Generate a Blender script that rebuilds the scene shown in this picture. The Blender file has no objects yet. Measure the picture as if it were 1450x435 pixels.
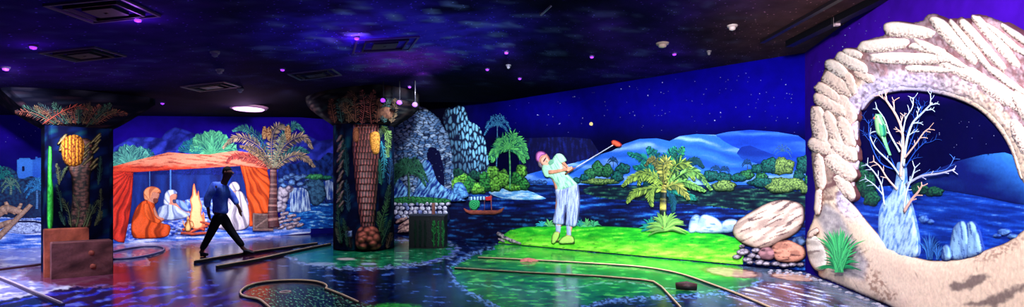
import bpy, math, random
import numpy as np
from mathutils import Vector
from mathutils.geometry import delaunay_2d_cdt
random.seed(7)
SC = bpy.context.scene
COL = SC.collection
FPX, HY, CX, EYE = 750.0, 272.0, 725.0, 1.3      # focal length, horizon row, centre column (1450x435 frame), eye height

# ------------------------------------------------------------------ camera, world, lights, exposure
cam = bpy.data.cameras.new('camera'); co = bpy.data.objects.new('camera', cam); COL.objects.link(co)
cam.sensor_width = 36.0; cam.lens = 36.0*FPX/1450.0; cam.clip_start = 0.05
cam.shift_y = -(217.5-HY)/1450.0
co.location = (0, 0, EYE); co.rotation_euler = (math.pi/2, 0, 0)
SC.camera = co
SC.view_settings.view_transform = 'Standard'; SC.view_settings.look = 'None'
SC.view_settings.gamma = 1.0; SC.view_settings.use_curve_mapping = False
SC.view_settings.exposure = 0.0
w = bpy.data.worlds.new('world'); SC.world = w; w.use_nodes = True
w.node_tree.nodes['Background'].inputs[0].default_value = (0.30, 0.22, 0.62, 1)
w.node_tree.nodes['Background'].inputs[1].default_value = 0.10

def spot(loc, target, power, color=(1, 1, 1), angle=95, blend=0.9, size=0.12):
    l = bpy.data.lights.new('added_spot', 'SPOT'); l.energy = power; l.color = color  # added light, no fixture stands at its place
    l.spot_size = math.radians(angle); l.spot_blend = blend; l.shadow_soft_size = size
    o = bpy.data.objects.new('added_spot', l); COL.objects.link(o); o.location = loc
    d = Vector(target)-Vector(loc); o.rotation_euler = d.to_track_quat('-Z', 'Y').to_euler()
    return o

def floor_pt(px, py):
    Y = EYE*FPX/(py-HY); return np.array([(px-CX)/FPX*Y, Y])
A0, A1 = floor_pt(705, 345), floor_pt(1140, 385)
L0, L1 = floor_pt(170, 345), floor_pt(520, 328)
B1 = floor_pt(1260, 435)
def line_x(p, q, r, s):
    d1, d2 = q-p, s-r
    t = np.linalg.solve(np.array([d1, -d2]).T, r-p)[0]; return p+t*d1
K_LA = line_x(L0, L1, A0, A1)                    # corner behind the second column
K_AB = A1                                        # corner beside the rock arch
K_L = L0+(L0-L1)*0.62                            # far left end
K_B = A1+(B1-A1)*2.35                            # right wall runs past the frame
def unit(v): return v/np.linalg.norm(v)
def inward(p, q):
    d = unit(q-p); n = np.array([-d[1], d[0]])
    return n if np.dot(n, -p) > 0 else -n
def ceil_z(X, Y):
    z = 1.55+0.032*(X+6.5)+0.088*(Y-7.9)+0.1*np.maximum(0.0, X+6.0)
    t = np.clip((np.asarray(Y, float)-13.2)/2.3, 0, 1); u = np.clip((np.asarray(X, float)+5.4)/1.2, 0, 1)
    return EYE+np.clip(z, 1.35, 2.27)+0.5*t*t*(3-2*t)*u*u*(3-2*u)
def throw(px, py, f, power, color, angle=58, z=None):
    """added unseen spot standing a fraction f of the way to the mural, aimed at the wall point seen at (px, py)"""
    for (q0, q1) in ((K_L, K_LA), (K_LA, K_AB), (K_AB, K_B)):
        d = np.array([(px-CX)/FPX, 1.0]); M = np.array([d, q0-q1]).T; s, t = np.linalg.solve(M, q0)
        if -0.02 <= t <= 1.02 and s > 0: break
    b = d*s; tz = EYE-(py-HY)/FPX*s; x, y = b*f
    spot((x, y, float(ceil_z(x, y))-0.16 if z is None else z), (b[0], b[1], tz), power, color, angle, 0.8, 0.08)
for (px, py, f, pw) in ((22, 276, 0.45, 2600), (185, 275, 0.76, 420), (255, 272, 0.70, 520), (335, 270, 0.78, 520), (408, 262, 0.62, 1000)):
    throw(px, py, f, pw, (0.95, 0.93, 1.0), 30 if px < 50 else 58)
for (px, py, f, pw) in ((600, 250, 0.62, 1250), (720, 268, 0.56, 1250), (860, 270, 0.50, 1100), (1010, 275, 0.45, 900), (1120, 275, 0.42, 620)):
    throw(px, py, f, pw, (0.93, 0.94, 1.0))
for (px, py, f, pw) in ((1195, 230, 0.34, 560), (1330, 150, 0.22, 500), (1330, 400, 0.10, 1500)):
    throw(px, py, f, pw, (1.0, 0.96, 0.98), 75)
# added floods without fixtures, brightening the floor paint
for (x, y, p) in ((-7.9, 6.4, 950), (-9.8, 10.6, 200), (-5.6, 10.6, 170), (-3.0, 9.6, 260), (-4.6, 6.0, 260), (0.4, 8.6, 520), (2.6, 7.0, 420), (-1.4, 5.6, 160), (-2.4, 13.0, 90)):
    spot((x, y, float(ceil_z(x, y))-0.15), (x, y+0.4, 0), p, (0.85, 0.86, 1.0), 115, 1.0, 0.05)
# added spots in mid-air, brightening the two columns and their capitals
spot((-3.6, 4.6, 2.55), (-7.2, 8.8, 1.5), 360, (1.0, 0.88, 0.88), 40, 0.8, 0.05)
spot((-3.2, 3.6, 1.3), (-7.1, 8.5, 2.7), 150, (1.0, 0.84, 0.86), 34, 0.9, 0.05)
spot((-2.0, 7.2, 3.2), (-3.4, 12.0, 1.8), 430, (1.0, 0.88, 0.88), 36, 0.8, 0.05)
spot((-1.2, 5.0, 1.4), (-3.4, 11.6, 3.2), 240, (1.0, 0.84, 0.84), 26, 0.9, 0.05)

# ------------------------------------------------------------------ numpy noise (for painted surfaces)
def _h(ix, iy, s):
    n = (ix.astype(np.int64)*374761393+iy.astype(np.int64)*668265263+s*974711) & 0x7fffffff
    n = ((n ^ (n >> 13))*1274126177) & 0x7fffffff
    return ((n ^ (n >> 16)) & 0xffff)/65535.0
def noise(x, y, s=0):
    x = np.asarray(x, float); y = np.asarray(y, float)
    x, y = x*0.83+y*0.31+s*3.7, y*0.83-x*0.31+s*1.9
    ix, iy = np.floor(x), np.floor(y); fx, fy = x-ix, y-iy
    def g(i, j):
        t = _h(ix+i, iy+j, s)*6.28318; return np.cos(t)*(fx-i)+np.sin(t)*(fy-j)
    a, b, c, d = g(0, 0), g(1, 0), g(0, 1), g(1, 1)
    fx = fx*fx*fx*(fx*(fx*6-15)+10); fy = fy*fy*fy*(fy*(fy*6-15)+10)
    return np.clip(0.5+0.85*((a*(1-fx)+b*fx)*(1-fy)+(c*(1-fx)+d*fx)*fy), 0, 1)
def fbm(x, y, s=0, o=3):
    v = 0; a = 0.5; t = 0
    for k in range(o):
        v = v+a*noise(x*2**k, y*2**k, s+k*17); t += a; a *= 0.5
    return v/t
def worley(x, y, s=0):
    ix, iy = np.floor(x), np.floor(y); f1 = np.full(np.shape(x), 9.0); f2 = f1.copy(); cid = np.zeros(np.shape(x))
    for dx in (-1, 0, 1):
        for dy in (-1, 0, 1):
            cx, cy = ix+dx, iy+dy
            d = np.hypot(cx+_h(cx, cy, s)-x, cy+_h(cx, cy, s+5)-y)
            new = d < f1
            f2 = np.where(new, f1, np.minimum(f2, d)); cid = np.where(new, _h(cx, cy, s+9), cid); f1 = np.where(new, d, f1)
    return f1, f2, cid
def sm(a, b, x): t = np.clip((x-a)/(b-a), 0, 1); return t*t*(3-2*t)
def C(r, g, b):
    c = np.array([r, g, b], float)/255.0
    return np.where(c <= 0.04045, c/12.92, ((c+0.055)/1.055)**2.4)
def mix(a, b, t):
    t = np.asarray(t)[..., None]; return a*(1-t)+b*t

# ------------------------------------------------------------------ surfaces the paint and reliefs lie on
class Plane:
    def __init__(s, p0, n, k=1.0): s.p0 = np.array(p0, float); s.n = unit(np.array(n, float)); s.k = k
    def P(s, px, py, off):
        off = np.asarray(off, float)*s.k
        px = np.asarray(px, float); d = np.stack([(px-CX)/FPX, np.ones_like(px), -(np.asarray(py, float)-HY)/FPX], -1)
        e = np.array([0, 0, EYE]); t = (np.dot(s.p0-e, s.n)+np.asarray(off))/(d@s.n)
        return e+d*t[..., None]
    def drop(s, p, off): return p-s.n*(s.k*np.asarray(off))[..., None]
class Cyl:
    def __init__(s, x, y, r): s.c = np.array([x, y]); s.r = r
    def P(s, px, py, off):
        px = np.asarray(px, float); dx = (px-CX)/FPX; R = s.r+np.asarray(off)
        a = dx*dx+1; b = -2*(dx*s.c[0]+s.c[1]); c = s.c@s.c-R*R
        t = (-b-np.sqrt(np.maximum(b*b-4*a*c, 0)))/(2*a)
        return np.stack([dx*t, t, EYE-(np.asarray(py, float)-HY)/FPX*t], -1)
    def drop(s, p, off):
        v = p[:, :2]-s.c; v = v/np.linalg.norm(v, axis=1)[:, None]
        q = p.copy(); q[:, :2] -= v*np.asarray(off)[..., None]; return q
def wall_surface(p, q, k=0.42):
    n = inward(p, q); return Plane((p[0], p[1], 0), (n[0], n[1], 0), k)
WL, WA, WB = wall_surface(K_L, K_LA), wall_surface(K_LA, K_AB), wall_surface(K_AB, K_B, 0.26)
FL = Plane((0, 0, 0), (0, 0, 1))

# ------------------------------------------------------------------ materials
def paint_mat(name, rough=0.75, spec=0.25, nscale=60, namp=0.25, bump=0.15, metal=0.0):
    m = bpy.data.materials.new(name); m.use_nodes = True; nt = m.node_tree; N = nt.nodes; Lk = nt.links
    b = N['Principled BSDF']; b.inputs['Roughness'].default_value = rough; b.inputs['Specular IOR Level'].default_value = spec
    b.inputs['Metallic'].default_value = metal
    at = N.new('ShaderNodeAttribute'); at.attribute_name = 'Col'
    tc = N.new('ShaderNodeTexCoord'); nz = N.new('ShaderNodeTexNoise'); nz.inputs['Scale'].default_value = nscale; nz.inputs['Detail'].default_value = 4
    mr = N.new('ShaderNodeMapRange'); mr.inputs[3].default_value = 1-namp; mr.inputs[4].default_value = 1+namp
    mr.inputs[1].default_value = 0.3; mr.inputs[2].default_value = 0.7
    vm = N.new('ShaderNodeVectorMath'); vm.operation = 'SCALE'
    Lk.new(tc.outputs['Object'], nz.inputs['Vector']); Lk.new(nz.outputs['Fac'], mr.inputs[0])
    Lk.new(at.outputs['Color'], vm.inputs[0]); Lk.new(mr.outputs[0], vm.inputs['Scale']); Lk.new(vm.outputs[0], b.inputs['Base Color'])
    bp = N.new('ShaderNodeBump'); bp.inputs['Strength'].default_value = bump; bp.inputs['Distance'].default_value = 0.02
    Lk.new(nz.outputs['Fac'], bp.inputs['Height']); Lk.new(bp.outputs['Normal'], b.inputs['Normal'])
    return m
M_PAINT = paint_mat('mural_paint', 0.8, 0.12, 40, 0.12, 0.08)
M_ROCK = paint_mat('rough_stone_paint', 0.85, 0.15, 30, 0.13, 0.2)
M_LEAF = paint_mat('leaf_paint', 0.7, 0.15, 90, 0.2, 0.1)
M_CLOTH = paint_mat('cloth_paint', 0.8, 0.2, 50, 0.2, 0.2)
M_WALL = paint_mat('night_sky_wall_paint', 0.9, 0.04, 5, 0.15, 0.05)
M_WOOD = paint_mat('painted_wood', 0.5, 0.4, 35, 0.35, 0.4)
M_METAL = paint_mat('dull_brass', 0.4, 0.5, 80, 0.1, 0.05, 0.0)
M_DARK = paint_mat('dark_plastic', 0.45, 0.4, 80, 0.1, 0.05)
M_CEIL = paint_mat('galaxy_ceiling_paint', 0.9, 0.03, 3, 0.35, 0.1)
def speckle(m):
    N = m.node_tree.nodes; Lk = m.node_tree.links; b = N['Principled BSDF']; src = b.inputs['Base Color'].links[0].from_socket
    tc = N.new('ShaderNodeTexCoord'); vo = N.new('ShaderNodeTexVoronoi'); vo.inputs['Scale'].default_value = 13
    mr = N.new('ShaderNodeMapRange'); mr.inputs[1].default_value = 0.05; mr.inputs[2].default_value = 0.16; mr.inputs[3].default_value = 7.0; mr.inputs[4].default_value = 1.0
    vm = N.new('ShaderNodeVectorMath'); vm.operation = 'SCALE'; Lk.new(tc.outputs['Object'], vo.inputs['Vector']); Lk.new(vo.outputs['Distance'], mr.inputs[0])
    Lk.new(src, vm.inputs[0]); Lk.new(mr.outputs[0], vm.inputs['Scale']); Lk.new(vm.outputs[0], b.inputs['Base Color'])
speckle(M_CEIL)
def floor_mat():
    m = paint_mat('glossy_painted_floor', 0.2, 0.14, 8, 0.3, 0.03)
    N = m.node_tree.nodes; Lk = m.node_tree.links; b = N['Principled BSDF']
    tc = N.new('ShaderNodeTexCoord'); nz = N.new('ShaderNodeTexNoise'); nz.inputs['Scale'].default_value = 2.5; nz.inputs['Detail'].default_value = 5
    mr = N.new('ShaderNodeMapRange'); mr.inputs[3].default_value = 0.10; mr.inputs[4].default_value = 0.22
    Lk.new(tc.outputs['Object'], nz.inputs['Vector']); Lk.new(nz.outputs['Fac'], mr.inputs[0]); Lk.new(mr.outputs[0], b.inputs['Roughness'])
    return m
M_FLOOR = floor_mat()
def glow_mat(name, color, strength):
    m = bpy.data.materials.new(name); m.use_nodes = True; b = m.node_tree.nodes['Principled BSDF']
    b.inputs['Base Color'].default_value = (*color, 1); b.inputs['Emission Color'].default_value = (*color, 1)
    b.inputs['Emission Strength'].default_value = strength; return m
M_UV = glow_mat('violet_lamp_lens', (0.25, 0.03, 1.0), 2.4)
M_WARM = glow_mat('pinkish_lamp_lens', (0.85, 0.50, 0.95), 1.4)

# ------------------------------------------------------------------ object helpers
ORG = {}
def root(name, label, cat, loc, group=None):
    o = bpy.data.objects.new(name, None); COL.objects.link(o); o.empty_display_size = 0.1
    loc = np.array(loc, float); o.location = loc; ORG[o.name] = loc; tag(o, label, cat, group); return o
def tag(o, label=None, cat=None, group=None, kind=None):
    if label: o['label'] = label
    if cat: o['category'] = cat
    if group: o['group'] = group
    if kind: o['kind'] = kind
    return o
class MB:
    def __init__(s): s.v = []; s.f = []; s.c = []; s.n = 0
    def add(s, v, f, c):
        v = np.asarray(v, float).reshape(-1, 3); c = np.broadcast_to(np.asarray(c, float), v.shape)
        s.v.append(v); s.c.append(c); s.f += [tuple(int(i)+s.n for i in q) for q in f]; s.n += len(v)
    def build(s, name, mat, parent=None, smooth=True):
        v = np.concatenate(s.v); c = np.concatenate(s.c)
        if parent is not None: org = ORG[parent.name]
        else: org = np.array([v[:, 0].mean(), v[:, 1].mean(), v[:, 2].min()])
        me = bpy.data.meshes.new(name); me.from_pydata((v-org).tolist(), [], s.f); me.update()
        a = me.color_attributes.new('Col', 'FLOAT_COLOR', 'POINT')
        a.data.foreach_set('color', np.concatenate([np.clip(c, 0, 1), np.ones((len(c), 1))], 1).astype(np.float32).ravel())
        if smooth: me.polygons.foreach_set('use_smooth', [True]*len(me.polygons))
        me.materials.append(mat)
        o = bpy.data.objects.new(name, me); COL.objects.link(o)
        if parent is not None: o.parent = parent
        else: o.location = org
        ORG[o.name] = org
        return o
def catmull(p, k=6, closed=True):
    p = np.asarray(p, float); n = len(p); out = []
    for i in range(n if closed else n-1):
        a, b, c, d = (p[(i-1) % n], p[i], p[(i+1) % n], p[(i+2) % n]) if closed else (p[max(i-1, 0)], p[i], p[i+1], p[min(i+2, n-1)])
        for t in np.arange(k)/k:
            out.append(0.5*((2*b)+(-a+c)*t+(2*a-5*b+4*c-d)*t*t+(-a+3*b-3*c+d)*t**3))
    if not closed: out.append(p[-1])
    return np.array(out)
def resample(p, step, closed=True):
    q = np.vstack([p, p[:1]]) if closed else p
    s = np.r_[0, np.cumsum(np.linalg.norm(np.diff(q, axis=0), axis=1))]
    n = max(3 if closed else 1, int(round(s[-1]/step))); t = np.linspace(0, s[-1], n+1)
    if closed: t = t[:-1]
    return np.stack([np.interp(t, s, q[:, 0]), np.interp(t, s, q[:, 1])], 1)
def inside(poly, x, y):
    r = np.zeros(len(x), bool); q = np.roll(poly, -1, 0)
    for (x0, y0), (x1, y1) in zip(poly, q):
        if y0 == y1: continue
        m = ((y0 > y) != (y1 > y)) & (x < (x1-x0)*(y-y0)/(y1-y0)+x0); r ^= m
    return r
def edge_dist(poly, x, y):
    q = np.roll(poly, -1, 0); best = np.full(len(x), 1e9)
    for (x0, y0), (x1, y1) in zip(poly, q):
        dx, dy = x1-x0, y1-y0; L = dx*dx+dy*dy+1e-12
        t = np.clip(((x-x0)*dx+(y-y0)*dy)/L, 0, 1); best = np.minimum(best, np.hypot(x-x0-t*dx, y-y0-t*dy))
    return best
def signed(poly, x, y):
    poly = np.asarray(poly, float); sh = np.shape(x); X = np.ravel(x); Y = np.ravel(y)
    return (np.where(inside(poly, X, Y), 1, -1)*edge_dist(poly, X, Y)).reshape(sh)
SEED = [0]
def relief(name, poly, S, base, depth, r, col, mat=None, parent=None, step=2.0, curve=True, jit=0.0, holes=(), hf=None, mb=None, skirt=True, sink=0.09):
    """A raised piece of the mural: outline in the picture frame cast on surface S, domed towards the room."""
    SEED[0] += 1; sd = SEED[0]; step = step*0.8
    poly = np.asarray(poly, float)
    if curve: poly = catmull(poly)
    poly = resample(poly, step)
    if jit:
        t = np.arange(len(poly)); rr = np.random.RandomState(sd)
        poly = poly+rr.uniform(-jit, jit, poly.shape)
    rings = [poly]+[resample(catmull(np.asarray(h, float)), step) for h in holes]
    x0, y0 = poly.min(0); x1, y1 = poly.max(0)
    gy = np.arange(y0+step*0.5, y1, step*0.87); pts = []
    for k, yy in enumerate(gy):
        gx = np.arange(x0+(k % 2)*step*0.5, x1, step); pts.append(np.stack([gx, np.full_like(gx, yy)], 1))
    g = np.vstack(pts) if pts else np.zeros((0, 2))
    g = g+np.random.RandomState(sd).uniform(-0.15, 0.15, g.shape)*step
    ok = inside(poly, g[:, 0], g[:, 1]); d = np.full(len(g), 1e9)
    for R in rings: d = np.minimum(d, edge_dist(R, g[:, 0], g[:, 1]))
    for R in rings[1:]: ok &= ~inside(R, g[:, 0], g[:, 1])
    ok &= d > step*0.45; g = g[ok]
    allp = np.vstack(rings+[g]); edges = []; k = 0
    for R in rings:
        n = len(R); edges += [(k+i, k+(i+1) % n) for i in range(n)]; k += n
    res = delaunay_2d_cdt([Vector(p) for p in allp], edges, [], 0, 1e-5)
    V = np.array([tuple(v) for v in res[0]]); E = res[1]; F = np.array([f for f in res[2] if len(f) == 3])
    cen = V[F].mean(1); keep = inside(poly, cen[:, 0], cen[:, 1])
    for R in rings[1:]: keep &= ~inside(R, cen[:, 0], cen[:, 1])
    F = F[keep]
    x, y = V[:, 0], V[:, 1]; d = np.full(len(V), 1e9)
    for R in rings: d = np.minimum(d, edge_dist(R, x, y))
    d[d < 1e-3] = 0
    u = np.clip(d/r, 0, 1); h = depth*np.sqrt(np.clip(1-(1-u)**2, 0, 1))
    if hf is not None: h = h+hf(x, y)*sm(0, min(r, 4), d)
    P = S.P(x, y, base+h); c = col(x, y, d) if callable(col) else np.broadcast_to(col, P.shape)
    # orient faces towards the viewer
    a, b_, c_ = P[F[:, 0]], P[F[:, 1]], P[F[:, 2]]
    nn = np.einsum('ij,ij->i', np.cross(b_-a, c_-a), np.array([0, 0, EYE])-a); F[nn < 0] = F[nn < 0][:, ::-1]
    m = mb or MB(); m.add(P, F.tolist(), c)
    if skirt:
        cnt = {}
        for f in F:
            for i in range(3):
                e = (f[i], f[(i+1) % 3]); cnt[(min(e), max(e))] = cnt.get((min(e), max(e)), []) + [e]
        be = [v[0] for v in cnt.values() if len(v) == 1]
        idx = sorted({i for e in be for i in e}); mp = {i: j for j, i in enumerate(idx)}
        top = P[idx]; bot = S.drop(top, np.minimum((base+h)[idx]*0.96, sink)); cc = np.asarray(c)[idx]
        m.add(np.vstack([top, bot]), [(mp[b2], mp[a2], mp[a2]+len(idx), mp[b2]+len(idx)) for a2, b2 in be], np.vstack([cc, cc*0.6]))
    if mb is not None: return None
    return m.build(name, mat or M_PAINT, parent)
def thing_relief(name, label, cat, poly, S, base, depth, r, col, group=None, kind=None, **kw):
    return tag(relief(name, poly, S, base, depth, r, col, **kw), label, cat, group, kind)
def tube_arrays(P, R, sides=7, caps=True):
    P = np.asarray(P, float); R = np.broadcast_to(np.asarray(R, float), (len(P),)); n = len(P)
    T = np.gradient(P, axis=0); T /= np.linalg.norm(T, axis=1)[:, None]+1e-9
    up = np.array([0.13, -0.21, 0.97]) if abs(T[0][2]) < 0.9 else np.array([0.9, -0.3, 0.1])
    vs = []
    for i in range(n):
        a = np.cross(T[i], up); a /= np.linalg.norm(a)+1e-9; b = np.cross(a, T[i])
        th = np.arange(sides)*2*math.pi/sides
        vs.append(P[i]+R[i]*(np.cos(th)[:, None]*a+np.sin(th)[:, None]*b))
    f = [(i*sides+j, (i+1)*sides+j, (i+1)*sides+(j+1) % sides, i*sides+(j+1) % sides) for i in range(n-1) for j in range(sides)]
    if caps: f += [tuple(range(sides)), tuple(reversed(range((n-1)*sides, n*sides)))]
    return np.vstack(vs), f
def px_tube(mb, pts, rpx, S, base, col, sides=6, k=4):
    """pts in frame coordinates, radius in frame pixels; lies on surface S"""
    q = catmull(pts, k, False) if len(pts) > 2 else resample(np.asarray(pts, float), 4, False)
    rp = np.interp(np.linspace(0, 1, len(q)), np.linspace(0, 1, len(np.atleast_1d(rpx))), np.atleast_1d(rpx)) if np.ndim(rpx) else np.full(len(q), rpx)
    P0 = S.P(q[:, 0], q[:, 1], np.full(len(q), base)); rm = rp*P0[:, 1]/FPX
    if isinstance(S, Plane):
        fl = 0.45 if S.k < 1 else 1.0; P = S.P(q[:, 0], q[:, 1], base+rm*fl/S.k); v, f = tube_arrays(P, rm, sides)
        v = v-((v-np.repeat(P, sides, 0))@S.n*(1-fl))[:, None]*S.n
    else:
        P = S.P(q[:, 0], q[:, 1], base+rm*0.6); v, f = tube_arrays(P, rm, sides)
    c = col
    if callable(col): c = np.repeat(col(q[:, 0], q[:, 1]), sides, 0)
    mb.add(v, f, c)
def capsule(x0, y0, x1, y1, w, wob=0.12, seed=0, n=16):
    rr = np.random.RandomState(seed+int(x0*7+y0*13)); a = math.atan2(y1-y0, x1-x0); L = math.hypot(x1-x0, y1-y0)/2+w/2
    cx, cy = (x0+x1)/2, (y0+y1)/2; th = np.arange(n)*2*math.pi/n
    k = 1+rr.uniform(-wob, wob, n)
    ux = np.sign(np.cos(th))*np.abs(np.cos(th))**0.75*L*k; uy = np.sign(np.sin(th))*np.abs(np.sin(th))**0.75*w/2*k
    return np.stack([cx+ux*math.cos(a)-uy*math.sin(a), cy+ux*math.sin(a)+uy*math.cos(a)], 1)
def ellipse(cx, cy, rx, ry, wob=0.08, n=18, lobes=0, seed=0):
    rr = np.random.RandomState(seed+int(cx*3+cy*5)); th = np.arange(n)*2*math.pi/n; k = 1+rr.uniform(-wob, wob, n)
    return np.stack([cx+np.cos(th)*rx*k, cy+np.sin(th)*ry*k], 1)
# ------------------------------------------------------------------ painted colour functions
def project(P):
    Y = np.maximum(P[:, 1], 0.3); return CX+P[:, 0]/Y*FPX, HY-(P[:, 2]-EYE)/Y*FPX
def rock_col(lt, dk, sc=5.0, edge=2.5, ang=0.0, stretch=1.0, thr=0.5, cracks=True):
    ca, sa = math.cos(ang), math.sin(ang)
    def f(x, y, d):
        u = (x*ca+y*sa)/(sc*stretch); v = (-x*sa+y*ca)/sc
        n = fbm(u, v, 3, 4); f1, f2, cid = worley(u*0.8, v*0.8, 11)
        t = sm(thr-0.22, thr+0.14, n)*(0.35+0.65*sm(0, edge, d))*(0.75+0.25*cid)
        if cracks: t = t*(0.35+0.65*sm(0.03, 0.22, f2-f1))
        else:
            pit = sm(0.60, 0.68, fbm(u*1.1, v*3.2, 15, 3)); t = (0.45+0.55*sm(0.35, 0.6, fbm(u*0.8, v*1.2, 19, 2)))*sm(-0.5, edge, d)*(1-0.85*pit)
        return mix(dk, lt, np.clip(t*1.15, 0, 1))
    return f
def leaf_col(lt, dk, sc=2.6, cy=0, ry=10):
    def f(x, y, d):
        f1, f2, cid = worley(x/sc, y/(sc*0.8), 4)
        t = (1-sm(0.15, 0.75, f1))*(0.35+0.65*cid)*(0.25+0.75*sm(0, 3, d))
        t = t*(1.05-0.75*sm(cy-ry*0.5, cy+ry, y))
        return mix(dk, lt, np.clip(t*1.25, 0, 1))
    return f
def streak_col(stops, sx=16, sy=2.2, seed=0, amp=1.0, ang=0.0):
    ca, sa = math.cos(ang), math.sin(ang)
    st = np.array([s[0] for s in stops]); cs = np.array([s[1] for s in stops])
    def f(x, y, d=None):
        u, v = x*ca+y*sa, -x*sa+y*ca
        n = fbm(u/sx, v/sy, seed, 4); n = np.clip((n-0.5)*2.2*amp+0.5, 0, 1)
        return np.stack([np.interp(n, st, cs[:, k]) for k in range(3)], -1)
    return f
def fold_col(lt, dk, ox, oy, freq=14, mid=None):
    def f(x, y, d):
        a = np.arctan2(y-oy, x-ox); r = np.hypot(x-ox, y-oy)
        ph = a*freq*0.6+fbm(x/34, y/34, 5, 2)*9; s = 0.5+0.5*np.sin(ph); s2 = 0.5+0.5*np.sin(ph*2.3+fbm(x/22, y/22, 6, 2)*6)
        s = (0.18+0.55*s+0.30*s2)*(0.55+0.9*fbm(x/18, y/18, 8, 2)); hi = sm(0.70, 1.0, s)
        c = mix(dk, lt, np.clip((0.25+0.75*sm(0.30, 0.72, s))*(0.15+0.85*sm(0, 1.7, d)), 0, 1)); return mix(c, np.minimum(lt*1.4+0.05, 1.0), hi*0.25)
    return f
def fold_h(ox, oy, freq, amp):
    return lambda x, y: amp*(0.5+0.5*np.sin(np.arctan2(y-oy, x-ox)*freq+fbm(x/14, y/14, 5)*5))
def bumps(amp, sc=4.0, seed=2): return lambda x, y: amp*fbm(x/sc, y/sc, seed, 3)

# ------------------------------------------------------------------ structure: floor, ceiling, walls
def wall_mesh(name, p, q, colf, nx, nz=90):
    S = wall_surface(p, q); m = MB(); d = q-p
    u = np.linspace(0, 1, nx+1); X = p[0]+d[0]*u; Y = p[1]+d[1]*u; H = ceil_z(X, Y)+0.02
    v = np.linspace(0, 1, nz+1); P = np.stack([np.repeat(X[None], nz+1, 0), np.repeat(Y[None], nz+1, 0), v[:, None]*H[None]], -1).reshape(-1, 3)
    F = [(j*(nx+1)+i, j*(nx+1)+i+1, (j+1)*(nx+1)+i+1, (j+1)*(nx+1)+i) for j in range(nz) for i in range(nx)]
    a, b, c = P[F[0][0]], P[F[0][1]], P[F[0][2]]
    if np.dot(np.cross(b-a, c-a), S.n) < 0: F = [f[::-1] for f in F]
    px, py = project(P); m.add(P, F, colf(px, py))
    back = [np.array([p[0], p[1], 0]), np.array([q[0], q[1], 0]), np.array([q[0], q[1], float(H[-1])]), np.array([p[0], p[1], float(H[0])])]
    fr = np.array(back)-S.n*0.01; bk = np.array(back)-S.n*0.18
    m.add(np.vstack([fr, bk]), [(0, 1, 2, 3), (4, 5, 6, 7), (0, 1, 5, 4), (2, 3, 7, 6), (0, 3, 7, 4), (1, 2, 6, 5)], C(10, 10, 60))
    o = m.build(name, M_WALL, smooth=False); o['kind'] = 'structure'; return o
def sky_L(x, y): return mix(C(26, 6, 138), C(8, 10, 88), sm(185, 240, y)*0.8+0.25*fbm(x/60, y/30, 1)-0.1)
def sky_A(x, y):
    c = mix(C(4, 0, 128), C(2, 2, 46), sm(150, 205, y))
    return mix(C(2, 2, 22), c, sm(640, 760, x+fbm(x/30, y/30)*30))
def sky_B(x, y):
    c = mix(C(58, 8, 160), C(22, 4, 110), sm(20, 200, y))
    return mix(c, C(4, 3, 62), sm(118, 150, y)*sm(1195, 1225, x))
wall_mesh('wall_left', K_L, K_LA, sky_L, 160)
wall_mesh('wall_back', K_LA, K_AB, sky_A, 240)
wall_mesh('wall_right', K_AB, K_B, sky_B, 160)

LAWN = [(705, 344), (1045, 375), (1078, 391), (1062, 407), (1000, 415), (900, 420), (852, 424), (812, 440), (720, 440), (690, 425), (665, 412), (646, 396), (640, 380), (662, 366), (700, 352)]
ISLE = [(430, 352), (470, 346), (560, 343), (628, 342), (645, 352), (640, 362), (600, 371), (540, 378), (480, 378), (432, 372), (408, 362)]
SAND = [(-60, 352), (60, 346), (170, 343), (228, 344), (246, 348), (234, 357), (208, 364), (214, 374), (196, 384), (150, 393), (110, 403), (70, 414), (-60, 436)]
SHORE = [(150, 330), (440, 318), (424, 331), (395, 338), (350, 344), (290, 350), (230, 352), (170, 352)]
PURP = [(1062, 407), (1120, 399), (1180, 400), (1230, 412), (1275, 440), (1280, 520), (1090, 520), (1075, 436), (1020, 420)]
PUTT = [(347, 420), (350, 405), (385, 397), (455, 399), (508, 428), (560, 440), (540, 470), (400, 470), (380, 430)]
def soft(poly, x, y, wdt=2.0, jit=2.5): return sm(-wdt, wdt, signed(poly, x, y)+(fbm(x/7, y/3, 21, 3)-0.5)*jit*4)
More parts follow.
